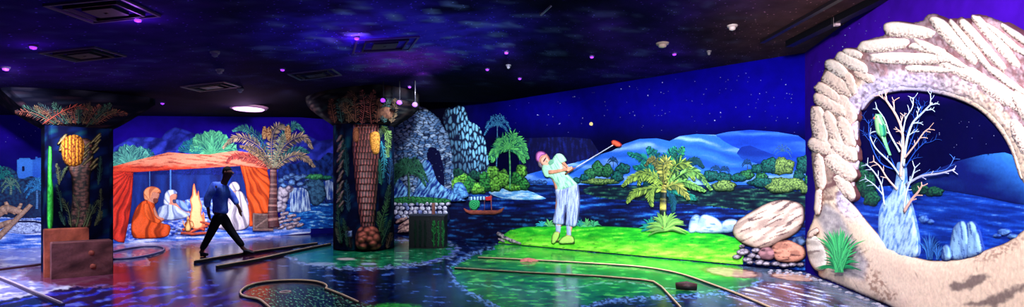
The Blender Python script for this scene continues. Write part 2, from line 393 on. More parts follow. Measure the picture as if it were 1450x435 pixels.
def floor_col(x, y):
    base = streak_col([(0, C(2, 3, 26)), (0.55, C(3, 8, 52)), (0.85, C(8, 30, 96)), (1, C(70, 110, 190))], 22, 3, 31)(x, y)
    wv_ = 0.5+0.5*np.sin((y*1.15+x*0.22)/1.9+fbm(x/40, y/14, 33)*9); left = mix(C(6, 8, 70), mix(C(26, 48, 200), C(110, 130, 250), sm(0.5, 0.75, fbm(x/20, y/5, 36))), sm(0.35, 0.95, wv_)*sm(0.2, 0.45, fbm(x/24, y/7, 37)))
    c = mix(base, left, sm(398, 416, y+fbm(x/20, y/8, 3)*14)*(1-sm(300, 380, x)))
    sp = sm(0.88, 0.95, noise(x/2.2, y/1.1, 77)); c = mix(c, C(120, 150, 235), sp*0.4)
    c = mix(c, C(70, 8, 44), (1-sm(0, 60, np.abs(x-385+(y-340)*0.9)))*0.5)  # reddish reflection of the tent, put into the floor colour
    # tent shore
    s = soft(SHORE, x, y, 2.5); c = mix(c, streak_col([(0, C(90, 80, 120)), (0.5, C(150, 125, 175)), (1, C(225, 205, 225))], 30, 2.2, 5)(x, y), s)
    # left beach: bright foam lines round a dark red pool of paint about the column
    g = signed(SAND, x, y)+(fbm(x/12, y/4, 9)-0.5)*9
    bd = 0.5+0.5*np.sin(g*0.62+fbm(x/50, y/9, 6)*5); sand = mix(mix(C(92, 98, 190), C(165, 160, 215), fbm(x/30, y/5, 7)), C(222, 220, 248), sm(0.62, 0.98, bd)*sm(0.35, 0.55, fbm(x/35, y/6, 8)))
    c = mix(c, sand, sm(-1, 2, g)); c = mix(c, C(225, 222, 245), sm(-1, 1, g)*(1-sm(1.5, 5, g))*0.8)
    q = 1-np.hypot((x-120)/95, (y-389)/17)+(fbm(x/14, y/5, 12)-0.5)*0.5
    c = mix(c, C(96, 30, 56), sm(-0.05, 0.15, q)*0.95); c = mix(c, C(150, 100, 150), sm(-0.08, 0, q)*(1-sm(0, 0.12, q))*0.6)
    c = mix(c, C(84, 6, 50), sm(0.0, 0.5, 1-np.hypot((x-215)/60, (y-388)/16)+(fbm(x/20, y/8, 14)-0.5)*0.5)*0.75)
    # isle round the second column
    g = signed(ISLE, x, y)+(fbm(x/8, y/3, 15)-0.5)*8
    isle = streak_col([(0, C(6, 60, 50)), (0.5, C(16, 118, 74)), (0.8, C(40, 160, 100)), (1, C(120, 190, 150))], 16, 2.2, 16)(x, y)
    isle = mix(isle, C(15, 130, 150), (1-sm(430, 500, x))*0.8)
    c = mix(c, isle, sm(-1, 1.5, g))
    fo = sm(-6, -3, g)*(1-sm(-1.0, 1, g))*sm(0.35, 0.65, fbm(x/7, y/1.6, 18)); c = mix(c, C(150, 180, 235), fo*0.9)
    for (ex, ey, rx, ry, cc) in ((490, 367, 14, 2.0, C(230, 215, 215)), (455, 374, 22, 2.4, C(170, 190, 220)), (522, 374, 12, 2, C(170, 190, 225)), (320, 362, 9, 2.0, C(80, 235, 190))):
        c = mix(c, cc, (1-sm(0.7, 1.1, np.hypot((x-ex)/rx, (y-ey)/ry)))*0.85)
    # big lawn
    g = signed(LAWN, x, y)+(fbm(x/9, y/4, 19)-0.5)*9
    lw = streak_col([(0, C(4, 70, 56)), (0.45, C(12, 112, 64)), (0.75, C(26, 142, 70)), (1, C(90, 200, 96))], 22, 3.0, 20, 1.0)(x, y)
    rim = signed([(700, 340), (1045, 372), (1075, 391), (1000, 396), (930, 385), (850, 380), (690, 372)], x, y)
    lw = mix(lw, streak_col([(0, C(20, 150, 60)), (0.5, C(36, 180, 64)), (1, C(110, 228, 80))], 22, 3.0, 22, 0.9)(x, y), sm(-5, 6, rim+(fbm(x/15, y/5, 24)-0.5)*12)*0.75)
    lw = mix(lw, C(8, 66, 66), sm(0.0, 0.35, 1-np.hypot((x-1000)/75, (y-406)/12)+(fbm(x/20, y/6, 25)-0.5)*0.5)*0.8)
    wv = np.abs((y-(402+6*np.sin(x/37.0)+fbm(x/25, 0*x, 3)*8))); lw = mix(lw, C(120, 205, 170), (1-sm(0.4, 1.8, wv))*sm(0.4, 0.6, fbm(x/9, y/3, 2))*0.75)
    c = mix(c, lw, sm(-1, 1.5, g))
    fo = sm(-9, -3, g)*(1-sm(-1.2, 1, g))*sm(0.38, 0.62, fbm(x/5, y/2.2, 28)); c = mix(c, C(120, 170, 245), fo*0.9)
    # stream bed at the right
    g = signed(PURP, x, y)+(fbm(x/9, y/4, 29)-0.5)*10
    pr = streak_col([(0, C(44, 26, 44)), (0.5, C(80, 60, 100)), (0.68, C(110, 112, 180)), (0.85, C(170, 185, 240)), (1, C(240, 244, 255))], 30, 2.6, 30, 1.2, 0.22)(x, y)
    c = mix(c, pr, sm(-2, 2, g))
    g = signed([(1040, 376), (1140, 385), (1270, 440), (1210, 440), (1150, 404), (1090, 400), (1062, 394)], x, y)
    c = mix(c, mix(C(40, 90, 100), C(110, 110, 150), fbm(x/12, y/3, 31)), sm(-2, 3, g)*0.9)
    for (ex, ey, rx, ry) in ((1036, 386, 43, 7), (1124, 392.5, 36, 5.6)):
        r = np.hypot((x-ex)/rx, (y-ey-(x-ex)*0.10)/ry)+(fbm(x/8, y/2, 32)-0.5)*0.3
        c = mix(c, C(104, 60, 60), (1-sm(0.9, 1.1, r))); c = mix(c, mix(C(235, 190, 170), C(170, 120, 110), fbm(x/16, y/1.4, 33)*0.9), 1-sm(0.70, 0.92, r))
    g = signed(PUTT, x, y)
    pt = mix(C(6, 14, 34), C(110, 190, 150), sm(0.52, 0.72, fbm(x/3.2, y/1.6, 34))*sm(402, 412, y)); c = mix(c, pt, sm(-1, 1, g)*0.9)
    c = mix(c, mix(C(10, 60, 40), C(60, 220, 70), fbm(x/5, y/2, 35)), sm(0, 0.3, 1-np.hypot((x-560)/50, (y-440)/12)+(fbm(x/9, y/3, 4)-0.5)*0.4))
    return c
def floor_mesh():
    py = np.r_[np.arange(316, 440, 1.0), np.arange(440, 520, 4), np.arange(520, 900, 30)]; px = np.arange(-120, 1600, 1.7)
    X, Y = np.meshgrid(px, py); P = FL.P(X.ravel(), Y.ravel(), np.zeros(X.size)); ny, nx = X.shape
    ok = (P@np.r_[WL.n]-WL.p0@WL.n > -0.15) & (P@WA.n-WA.p0@WA.n > -0.15) & (P@WB.n-WB.p0@WB.n > -0.15)
    F = [(j*nx+i, (j+1)*nx+i, (j+1)*nx+i+1, j*nx+i+1) for j in range(ny-1) for i in range(nx-1)]
    F = [f for f in F if ok[list(f)].any()]
    used = np.unique(np.array(F)); mp = -np.ones(len(P), int); mp[used] = np.arange(len(used))
    m = MB(); m.add(P[used], mp[np.array(F)].tolist(), floor_col(X.ravel()[used], Y.ravel()[used]))
    o = m.build('floor', M_FLOOR); o['kind'] = 'structure'
floor_mesh()
def ceiling_mesh():
    X, Y = np.meshgrid(np.arange(-15, 9.01, 0.11), np.arange(1.2, 19.01, 0.11)); Z = ceil_z(X, Y)
    P = np.stack([X, Y, Z], -1).reshape(-1, 3); ny, nx = X.shape
    px, py = project(P)
    g = fbm(px/70, py/22, 41, 4); c = mix(C(14, 6, 46), C(44, 18, 108), sm(0.35, 0.75, fbm(px/160, py/60, 42)))
    c = mix(c, C(50, 20, 112), 1-sm(200, 420, px))
    gal = (1-sm(0.35, 1.1, np.hypot((px-560)/230, (py-45)/62)))
    c = mix(c, C(80, 50, 255), gal*0.95*sm(0.2, 0.6, g)); c = mix(c, C(190, 60, 255), (1-sm(0.2, 1, np.hypot((px-575)/95, (py-84)/26)))*0.85)
    st = sm(0.60, 0.72, fbm(px/34, py/9, 44, 4)); c = mix(c, C(150, 165, 255), st*(0.08+0.8*gal))
    c = mix(c, C(80, 52, 56), sm(930, 1130, px)*(1-sm(60, 140, py))*0.9)  # brownish bounce light from the arch, painted into the ceiling colour
    c = mix(c, C(2, 2, 8), sm(95, 135, py)*0.9)
    F = [(j*nx+i, (j+1)*nx+i, (j+1)*nx+i+1, j*nx+i+1) for j in range(ny-1) for i in range(nx-1)]
    m = MB(); m.add(P, F, c); lid = np.array([[-15, 1.2, 4.2], [9, 1.2, 4.2], [9, 19, 4.2], [-15, 19, 4.2]])
    m.add(lid, [(0, 1, 2, 3)], C(10, 10, 20)); o = m.build('ceiling', M_CEIL); o['kind'] = 'structure'
ceiling_mesh()

def stars(S, x0, x1, y0, y1, n, label, seed):
    rr = np.random.RandomState(seed); m = MB()
    for _ in range(n):
        x, y = rr.uniform(x0, x1), rr.uniform(y0, y1); r = rr.choice([0.35, 0.5, 0.8], p=[0.6, 0.3, 0.1]); k = 6
        th = np.arange(k)*2*math.pi/k; xs, ys = x+r*np.cos(th), y+r*np.sin(th)
        if S.P(np.array([x]), np.array([y]), 0)[0, 2] > ceil_z(*S.P(np.array([x]), np.array([y]), 0)[0, :2])-0.1: continue
        P = S.P(xs, ys, np.full(k, 0.004)); top = S.P(np.array([x]), np.array([y]), 0.007)
        m.add(np.vstack([P, top]), [(i, (i+1) % k, k) for i in range(k)], C(170, 180, 255)*rr.uniform(0.4, 1))
    tag(m.build('stars', M_PAINT, smooth=False), label, 'stars', kind='stuff')
stars(WA, 700, 1130, 100, 190, 150, 'tiny pale stars painted on the dark blue sky of the long back wall', 3)
stars(WB, 1145, 1262, 20, 130, 45, 'tiny pale stars painted on violet sky left of the stone arch', 4)
stars(WB, 1330, 1425, 165, 215, 14, 'few faint stars painted on the dark sky seen through the stone arch', 5)
stars(WL, 5, 60, 165, 215, 8, 'faint stars painted on the violet sky at the far left', 6)
# ------------------------------------------------------------------ plants
def leaflets(mb, spine, ln, n, S, base, lt, dk, wl=1.1, droop=0.35, ang=50, taper=0.35, rach=0.7, sd=0):
    """feather frond: a thick rib with folded leaflets on both sides"""
    rr = np.random.RandomState(sd+int(spine[-1][0]*3+spine[-1][1])); q = catmull(spine, 12, False)
    s = np.linspace(0.06, 0.99, n); idx = s*(len(q)-1); i0 = np.minimum(idx.astype(int), len(q)-2); fr = idx-i0
    p = q[i0]*(1-fr[:, None])+q[i0+1]*fr[:, None]; t = q[i0+1]-q[i0]; t = t/np.linalg.norm(t, axis=1)[:, None]
    for sgn in (-1, 1):
        for k in range(n):
            a = math.radians(ang+rr.uniform(-9, 9))*sgn; ca, sa = math.cos(a), math.sin(a)
            d = np.array([t[k][0]*ca-t[k][1]*sa, t[k][0]*sa+t[k][1]*ca]); d[1] += droop; d /= np.linalg.norm(d)
            L = ln*(1-(1-taper)*abs(2*s[k]-0.9)**1.6)*rr.uniform(0.85, 1.12); nn = np.array([-d[1], d[0]])
            b = p[k]; xs = np.array([b[0], b[0]+d[0]*L*0.45+nn[0]*wl*0.5, b[0]+d[0]*L, b[0]+d[0]*L*0.45-nn[0]*wl*0.5, b[0]+d[0]*L*0.45])
            ys = np.array([b[1], b[1]+d[1]*L*0.45+nn[1]*wl*0.5, b[1]+d[1]*L, b[1]+d[1]*L*0.45-nn[1]*wl*0.5, b[1]+d[1]*L*0.45])
            off = base+np.array([0.012, 0.0, 0.003, 0.0, 0.014]); P = S.P(xs, ys, off)
            u = rr.uniform(0, 1)**1.2*(1.0 if sgn < 0 else 0.75); c0 = dk+(lt-dk)*u; c1 = dk+(lt-dk)*(u*0.35)
            mb.add(P, [(0, 3, 4), (3, 2, 4), (2, 1, 4), (1, 0, 4)], np.array([c1, c0, c0, c1, c0]))
    px_tube(mb, spine, [rach, rach*0.35], S, base+0.004, (lt*0.5+dk*0.3), 5)
def frond(name, spine, ln, n, S, base, lt, dk, parent=None, **kw):
    m = MB(); leaflets(m, [np.array(p, float) for p in spine], ln, n, S, base, lt, dk, **kw); return m.build(name, M_LEAF, parent)
def base_pt(S, px, py, off=0.0):
    return S.P(np.array([px]), np.array([py]), np.array([off]))[0]
def trunk(name, pts, r, S, base, lt, dk, parent, ring=3.0):
    m = MB()
    def col(x, y):
        t = 0.5+0.5*np.sin(y*2*math.pi/ring+np.sin(x*1.3)*1.4); return mix(dk, lt, t*0.8*(0.6+0.4*noise(x/2, y/2, 7)))
    px_tube(m, pts, r, S, base, col, 10, 14)
    return m.build(name, M_WOOD, parent)
def radial_palm(label, cx, cy, R, n, S, base, lt, dk, trunk_to=None, up=False, tr=1.6, group=None, a0=200, a1=-20, ln=None, name='palm_tree'):
    o = root(name, label, 'palm tree', base_pt(S, trunk_to[0] if trunk_to else cx, trunk_to[1] if trunk_to else cy+3), group)
    if trunk_to: trunk('trunk', [(cx, cy+1), ((cx+trunk_to[0])/2+0.6, (cy+trunk_to[1])/2), trunk_to], [tr*0.8, tr], S, base-0.01, lt*0.7+C(60, 50, 40)*0.3, dk, o)
    rr = np.random.RandomState(int(cx))
    n = max(7, int(n*0.72))
    for k in range(n):
        a = math.radians(a0+(a1-a0)*k/(n-1)+rr.uniform(-5, 5)); r = R*rr.uniform(0.85, 1.08)
        dx, dy = math.cos(a)*r, -math.sin(a)*r*0.82
        if up:
            a = math.radians(160-140*k/(n-1)); dx, dy = math.cos(a)*r, -math.sin(a)*r*0.95
            frond('frond', [(cx+dx*0.1, cy), (cx+dx*0.55, cy+dy*0.62), (cx+dx, cy+dy+r*0.06)], R*0.42, max(9, int(R*0.55)), S, base+0.004*(k % 3), lt, dk, o, wl=R*0.10, droop=-0.1, ang=36); continue
        end = (cx+dx, cy+dy+r*(0.16+0.34*abs(math.cos(a)))); mid = (cx+dx*0.6, cy+dy*0.78-r*0.10)
        frond('frond', [(cx, cy), mid, end], ln or R*0.24, max(9, int(R*0.7)), S, base+0.004*k/n+0.004*(k % 2), lt, dk, o, wl=max(1.0, R*0.075), droop=0.35, ang=46)
    return o
def bush(label, cx, cy, rx, ry, S, base, lt, dk, group='rounded bushes along the painted shore', name='bush', sc=2.6, depth=0.07, cat='bush'):
    rr = np.random.RandomState(int(cx*5+cy)); n = max(12, int((rx+ry)*1.1)); th = np.arange(n)*2*math.pi/n
    k = 1+0.09*np.sin(th*5+rr.uniform(0, 6))+rr.uniform(-0.06, 0.06, n)
    poly = np.stack([cx+rx*k*np.cos(th), cy+ry*k*np.sin(th)*np.where(np.sin(th) > 0, 0.8, 1.0)], 1)
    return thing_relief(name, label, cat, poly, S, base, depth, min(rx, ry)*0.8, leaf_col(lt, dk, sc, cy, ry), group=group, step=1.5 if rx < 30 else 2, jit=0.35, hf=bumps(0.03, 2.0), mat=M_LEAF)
def tuft(label, cx, cy, R, n, S, base, lt, dk, name='grass_tuft', cat='plant', group=None, spread=75, wl=2.0, part='blade', dn=0):
    """fan of pointed blades rising from one foot; one mesh per plant"""
    rr = np.random.RandomState(int(cx+cy)); m = MB()
    for k in range(n):
        a = math.radians(90+spread*(2*k/(n-1)-1)+rr.uniform(-8, 8)) if n > 1 else math.pi/2
        r = R*rr.uniform(0.65, 1.1); ex, ey = cx+math.cos(a)*r, cy-math.sin(a)*r+abs(math.cos(a))*r*0.25
        mx, my = cx+math.cos(a)*r*0.45, cy-math.sin(a)*r*0.62; sx = cx+rr.uniform(-0.10, 0.10)*R
        q = catmull([(sx, cy), (mx, my), (ex, ey)], 5, False); t = np.linspace(0, 1, len(q)); ww = wl*0.5*np.sin(math.pi*np.clip(t*0.85+0.15, 0, 1))
        d = np.gradient(q, axis=0); d /= np.linalg.norm(d, axis=1)[:, None]; nn = np.stack([-d[:, 1], d[:, 0]], 1)
        b = base+0.01*rr.uniform(0, 1); c0 = dk+(lt-dk)*rr.uniform(0.2, 1)
        Lp, Cp, Rp = q+nn*ww[:, None], q, q-nn*ww[:, None]; K = len(q)
        P = np.vstack([S.P(Lp[:, 0], Lp[:, 1], np.full(K, b)), S.P(Cp[:, 0], Cp[:, 1], b+0.014*np.sin(math.pi*t)), S.P(Rp[:, 0], Rp[:, 1], np.full(K, b))])
        F = [(i, i+1, K+i+1, K+i) for i in range(K-1)]+[(K+i, K+i+1, 2*K+i+1, 2*K+i) for i in range(K-1)]
        m.add(P, F, np.vstack([np.tile(c0*0.55, (K, 1)), np.tile(c0, (K, 1)), np.tile(c0*0.8, (K, 1))]))
    return tag(m.build(name, M_LEAF), label, cat, group)
def rock(label, poly, S, base, lt, dk, depth=0.10, r=8, group=None, name='rock', cat='rock', sc=6, ang=0.0, stretch=1.6, thr=0.45, step=1.8, edge=3, curve=True, bump=0.02, cracks=True):
    return thing_relief(name, label, cat, poly, S, base, depth, r, rock_col(lt, dk, sc, edge, ang, stretch, thr, cracks), group=group, step=step, curve=curve, hf=bumps(bump, sc*0.6), mat=M_ROCK)

# ================================================================== LEFT WALL: desert camp
S = WL
thing_relief('mountain_range', 'dark blue painted mountain range behind the orange tent', 'mountain', [(140, 222), (165, 206), (185, 195), (212, 194), (228, 196), (236, 186), (248, 180), (262, 184), (278, 190), (296, 198), (330, 205), (372, 200), (396, 196), (412, 204), (436, 192), (452, 200), (475, 196), (476, 268), (140, 268)],
    S, 0.004, 0.02, 20, rock_col(C(48, 62, 205), C(9, 12, 96), 11, 2, -0.6, 2.2, 0.5), step=2.6, curve=False)
thing_relief('cliff', 'dark blue painted cliff behind the small waterfalls', 'cliff', [(392, 232), (402, 228), (418, 231), (432, 222), (450, 226), (464, 214), (476, 218), (476, 292), (392, 292)],
    S, 0.008, 0.03, 12, rock_col(C(26, 60, 150), C(5, 10, 60), 6, 2, 1.2, 2, 0.5), step=2.2, curve=False)
ft = root('mud_brick_house', 'small blue painted mud-brick house with crenellated roof at far left', 'house', base_pt(S, 45, 262))
relief('wall', [(24, 262), (24, 226), (27, 226), (27, 224), (43, 224), (43, 226), (50, 226), (50, 222), (53, 222), (53, 224), (60, 223), (60, 221), (66, 221), (70, 224), (70, 262)], S, 0.01, 0.03, 1.5,
    lambda x, y, d: mix(C(26, 70, 190), C(60, 130, 235), np.clip(sm(45, 47, x)*-0.5+0.8-0.5*sm(226, 262, y)+0.4*fbm(x/4, y/2, 3), 0, 1)), parent=ft, curve=False)
for (wx, wy) in ((33, 239), (60, 238)): relief('window', [(wx-1.8, wy+3.5), (wx-1.8, wy-3.5), (wx+1.8, wy-3.5), (wx+1.8, wy+3.5)], S, 0.042, 0.004, 1, C(6, 14, 70), parent=ft, curve=False)
mi = root('minaret', 'slim pale blue painted minaret beside the left column', 'tower', base_pt(S, 151, 242))
relief('shaft', [(147, 242), (147.5, 214), (146.5, 213), (148, 206), (154, 206), (155.5, 213), (154.5, 214), (155, 242)], S, 0.012, 0.04, 4, lambda x, y, d: mix(C(20, 50, 160), C(60, 120, 220), 0.5+0.5*np.sin(y*1.6)), parent=mi, curve=False)
relief('dome', [(148.5, 206), (148, 201), (150, 196), (150.8, 190), (151.6, 196), (154, 201), (153.5, 206)], S, 0.014, 0.03, 3, C(46, 96, 205), parent=mi, curve=False)
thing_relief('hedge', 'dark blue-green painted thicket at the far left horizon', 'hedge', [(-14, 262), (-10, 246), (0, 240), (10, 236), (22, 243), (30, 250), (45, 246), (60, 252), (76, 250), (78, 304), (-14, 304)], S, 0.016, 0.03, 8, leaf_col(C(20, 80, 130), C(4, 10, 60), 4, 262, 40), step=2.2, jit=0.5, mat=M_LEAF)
radial_palm('teal painted palm crown at the left edge of the picture', 2, 252, 20, 9, S, 0.05, C(30, 150, 150), C(4, 40, 70))
radial_palm('grey-green painted palm with drooping fronds below the mud-brick house', 15, 262, 15, 9, S, 0.07, C(120, 170, 150), C(10, 60, 80), (15, 276))
radial_palm('bright blue painted palm between house and left column', 52, 268, 19, 10, S, 0.08, C(60, 160, 235), C(8, 50, 120), (52, 296))
radial_palm('small cyan painted palm just left of the column', 66, 256, 12, 8, S, 0.06, C(60, 190, 235), C(8, 60, 130))
thing_relief('sand', 'pale blue streaked painted sand before tent and well', 'sand', [(-60, 306), (20, 300), (78, 300), (150, 318), (200, 318), (300, 318), (390, 312), (440, 318), (440, 330), (350, 338), (170, 346.5), (75, 349.5), (-60, 357)], S, 0.010, 0.012, 3,
    streak_col([(0, C(20, 60, 170)), (0.4, C(60, 110, 215)), (0.7, C(140, 165, 235)), (1, C(225, 232, 255))], 30, 2.8, 3, 1.1), kind='stuff', step=2.2, curve=False, group=None)
we = root('well', 'low round stone well ring on the sand at far left', 'well', base_pt(S, 38, 330))
relief('ring', ellipse(36, 321, 36, 10.5, 0.02, 24), S, 0.02, 0.09, 5, rock_col(C(180, 200, 250), C(20, 40, 120), 2.6, 1.5, 0, 1.6, 0.42), parent=we, step=1.6, mat=M_ROCK)
relief('opening', ellipse(37, 318, 27, 5.5, 0.02, 24), S, 0.105, 0.004, 2, C(6, 12, 60), parent=we)
wd = (C(190, 150, 130), C(60, 40, 50))
def log(label, pts, r, S, base, cols=wd, name='driftwood_log', cat='log', group='driftwood logs left of the column'):
    m = MB(); px_tube(m, pts, r, S, base, lambda x, y: mix(cols[1], cols[0], fbm(x/3, y/2, 4)*1.3-0.1), 9, 8); return tag(m.build(name, M_WOOD), label, cat, group)
log('long straight driftwood log leaning up to the right at far left', [(-4, 338), (18, 316), (44, 290)], [3.6, 3.4, 2.6], S, 0.16)
log('gnarled pale driftwood log lying behind the long leaning log', [(-6, 305), (8, 296), (20, 298), (34, 302)], [5.5, 6, 5, 3], S, 0.10)
log('short forked driftwood stump at the left edge', [(6, 303), (10, 293), (8, 286)], [3.5, 2.6, 1.8], S, 0.13)
log('thin curved driftwood branch in the pile beside the column', [(18, 303), (27, 294), (30, 288)], [3, 2.2, 1.6], S, 0.12)
log('lowest driftwood log at the left edge, nearly level', [(-6, 322), (10, 316), (24, 312)], [4, 4, 2.6], S, 0.12)

radial_palm('leftmost green palm crown peeping over the tent roof', 160, 236, 20, 9, S, 0.02, C(110, 225, 190), C(6, 60, 80), up=True)
radial_palm('broad blue-green palm crown over left half of tent roof', 184, 234, 30, 13, S, 0.03, C(120, 225, 200), C(6, 60, 90), up=True)
radial_palm('small dark palm crown right of the broad one above the tent', 204, 228, 19, 9, S, 0.02, C(40, 140, 150), C(4, 40, 80), up=True)
radial_palm('bright green palm crown behind the tent roof peak', 300, 219, 34, 14, S, 0.03, C(120, 240, 170), C(6, 80, 90), up=True)
radial_palm('teal palm crown behind the tent beside the tall date palm', 278, 218, 24, 9, S, 0.02, C(40, 170, 180), C(4, 60, 100), up=True)

tent = root('tent', 'large orange cloth tent with open front over the campfire', 'tent', base_pt(S, 262, 340))
relief('back_curtain', [(182, 240), (262, 236), (346, 232), (356, 322), (176, 340)], S, 0.014, 0.01, 3, lambda x, y, d: mix(C(6, 16, 84), C(16, 52, 150), np.clip(fbm(x/7, y/30, 3)*1.2-0.2+0.25*np.sin(x/5.0), 0, 1)), parent=tent, curve=False, mat=M_CLOTH)['label'] = 'dark blue back curtain'
relief('rug', [(180, 318), (260, 296), (330, 282), (352, 284), (354, 322), (178, 342)], S, 0.030, 0.01, 2, streak_col([(0, C(14, 30, 120)), (0.5, C(50, 90, 210)), (1, C(190, 205, 250))], 8, 2, 8, 1.3), parent=tent, curve=False, mat=M_CLOTH)
relief('bolster', [(262, 290), (268, 282), (330, 279), (350, 282), (350, 293), (300, 297), (264, 300)], S, 0.045, 0.06, 5, streak_col([(0, C(24, 50, 150)), (0.5, C(80, 120, 225)), (1, C(190, 210, 250))], 5, 3, 8), parent=tent, mat=M_CLOTH)
for (px, y1) in ((241.5, 282), (348.5, 262), (212, 268)):
    m = MB(); px_tube(m, [(px, 238), (px, y1)], 1.1 if px > 220 else 0.6, S, 0.035, C(60, 120, 210)); m.build('pole', M_WOOD, tent)
o1, o2 = C(250, 110, 60), C(130, 22, 24)
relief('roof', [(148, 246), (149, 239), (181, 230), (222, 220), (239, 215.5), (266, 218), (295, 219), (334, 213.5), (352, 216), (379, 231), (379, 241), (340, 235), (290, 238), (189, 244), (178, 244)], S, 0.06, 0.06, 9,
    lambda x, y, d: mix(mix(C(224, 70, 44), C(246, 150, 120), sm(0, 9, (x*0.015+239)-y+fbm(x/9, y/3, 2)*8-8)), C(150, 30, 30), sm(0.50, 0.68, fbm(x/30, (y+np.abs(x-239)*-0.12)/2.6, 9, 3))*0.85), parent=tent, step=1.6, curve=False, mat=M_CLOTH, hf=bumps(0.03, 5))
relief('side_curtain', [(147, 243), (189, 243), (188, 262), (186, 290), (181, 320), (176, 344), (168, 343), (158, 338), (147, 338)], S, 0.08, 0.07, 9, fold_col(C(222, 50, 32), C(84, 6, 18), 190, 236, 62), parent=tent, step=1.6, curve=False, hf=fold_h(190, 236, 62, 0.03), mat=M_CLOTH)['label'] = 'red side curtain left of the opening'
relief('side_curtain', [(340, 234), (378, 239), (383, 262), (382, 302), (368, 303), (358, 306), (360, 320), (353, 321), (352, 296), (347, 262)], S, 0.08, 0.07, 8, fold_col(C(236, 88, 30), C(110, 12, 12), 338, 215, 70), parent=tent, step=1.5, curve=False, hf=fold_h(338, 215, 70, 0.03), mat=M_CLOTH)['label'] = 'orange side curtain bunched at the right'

# campers, fire
def figure(name, label, loc, body, bodycol, parts):
    o = tag(relief('person', body, S, 0.05, 0.13, 7, bodycol, step=1.1, mat=M_CLOTH), label, 'person')
    for (nm, poly, base, dep, r, col) in parts: relief(nm, poly, S, base, dep, r, col, parent=o, step=0.9, mat=M_CLOTH)
    return o
skin = C(214, 140, 116); skin_d = C(110, 50, 40)
sk = lambda x, y, d: mix(skin_d, skin, np.clip(0.35+0.65*sm(0, 2, d)+0.4*(fbm(x/2, y/2, 1)-0.5), 0, 1))
# orange man: continuous silhouette of head, trunk, crossed legs, arm
figure('person', 'seated person in orange robe and headcloth, cross-legged facing the campfire', None,
    [(206, 284), (205, 276), (207, 269), (214, 266), (222, 268), (226, 274), (225, 280), (221, 286), (219, 290), (222, 300), (226, 306), (234, 302), (240, 303), (238, 309), (229, 315), (240, 320), (241, 327), (232, 335), (196, 337), (188, 332), (187, 316), (191, 300), (199, 288)], sk,
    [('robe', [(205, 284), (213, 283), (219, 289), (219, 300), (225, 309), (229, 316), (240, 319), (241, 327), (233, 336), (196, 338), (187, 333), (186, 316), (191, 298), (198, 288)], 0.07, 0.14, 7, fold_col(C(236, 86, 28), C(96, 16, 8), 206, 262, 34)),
     ('sleeve', [(203, 290), (211, 288), (217, 296), (220, 307), (228, 312), (224, 317), (212, 313), (205, 304)], 0.17, 0.08, 4, fold_col(C(244, 100, 38), C(120, 24, 10), 206, 276, 22)),
     ('headcloth', [(204, 281), (203.5, 272), (208, 266), (216, 264), (225, 267), (228, 273), (222, 274), (217, 273), (215, 279), (212, 284), (207, 284)], 0.12, 0.09, 4, fold_col(C(252, 160, 110), C(170, 70, 50), 212, 284, 14)),
     ('beard', [(217, 281), (222, 281), (224, 284), (221, 288), (217, 286)], 0.15, 0.05, 2, C(120, 60, 50))])
wh1, wh2 = C(215, 225, 248), C(60, 90, 170)
figure('person', 'seated person in white headcloth and pale robe behind the fire, leaning forward', None,
    [(233, 290), (234, 277), (239, 270), (247, 270), (251, 277), (249, 285), (256, 284), (262, 286), (266, 296), (270, 303), (262, 308), (248, 312), (232, 310), (224, 304), (225, 294)], sk,
    [('robe', [(231, 291), (238, 286), (249, 288), (256, 292), (265, 298), (271, 304), (262, 309), (246, 312), (230, 311), (223, 304), (225, 294)], 0.06, 0.13, 6, fold_col(C(196, 214, 245), C(40, 70, 150), 244, 262, 30)),
     ('headcloth', [(232, 290), (233, 276), (238, 269.5), (247, 269), (251, 274), (246, 276), (242, 279), (242, 287), (238, 292)], 0.10, 0.10, 4, fold_col(wh1, wh2, 242, 292, 18)),
     ('sleeve', [(248, 284), (254, 283), (262, 287), (268, 298), (262, 300), (254, 294)], 0.15, 0.06, 3, fold_col(C(130, 165, 235), C(30, 60, 150), 250, 275, 20)),
     ('beard', [(244, 283), (249, 283), (249, 288), (245, 288)], 0.15, 0.04, 2, C(60, 60, 100))])
figure('person', 'seated person in white turban and grey robe with back turned, right of fire', None,
    [(325, 271), (325, 263), (329, 259), (335, 259), (338, 264), (338, 270), (346, 276), (351, 290), (353, 308), (350, 321), (335, 326), (318, 326), (303, 319), (304, 308), (314, 298), (320, 284)], sk,
    [('robe', [(325, 272), (338, 270), (346, 276), (351, 290), (353.5, 308), (351, 322), (335, 327), (318, 326), (302, 319), (304, 308), (314, 299), (320, 284)], 0.08, 0.14, 8, fold_col(C(225, 215, 228), C(80, 70, 110), 332, 248, 40)),
     ('turban', [(324, 268), (325, 262), (329, 258), (335, 258), (339, 263), (339, 269), (332, 272)], 0.13, 0.09, 4, fold_col(C(240, 228, 235), C(100, 90, 130), 326, 250, 16)),
     ('sleeve', [(318, 288), (325, 284), (327, 294), (318, 303), (306, 307), (304, 302), (313, 297)], 0.18, 0.06, 3, fold_col(C(235, 225, 235), C(100, 90, 130), 320, 280, 18))])
fire = root('campfire', 'burning campfire of stacked logs with tall orange flames', 'campfire', base_pt(S, 277, 333))
for k, (a, b) in enumerate((((258, 326), (284, 316)), ((266, 330), (294, 320)), ((262, 316), (290, 326)), ((270, 332), (296, 330)), ((280, 314), (298, 318)), ((256, 330), (276, 332)))):
    m = MB(); px_tube(m, [a, ((a[0]+b[0])/2, (a[1]+b[1])/2-0.5), b], [1.9, 1.7], S, 0.10+0.012*k, lambda x, y: mix(C(90, 20, 16), C(235, 90, 50), fbm(x/3, y/2, 6)), 8); m.build('log', M_WOOD, fire)
fl = lambda x, y, d: mix(C(245, 90, 46), C(255, 214, 150), np.clip(sm(0, 3.5, d)*0.8+0.5*fbm(x/2, y/7, 3)-0.15, 0, 1))
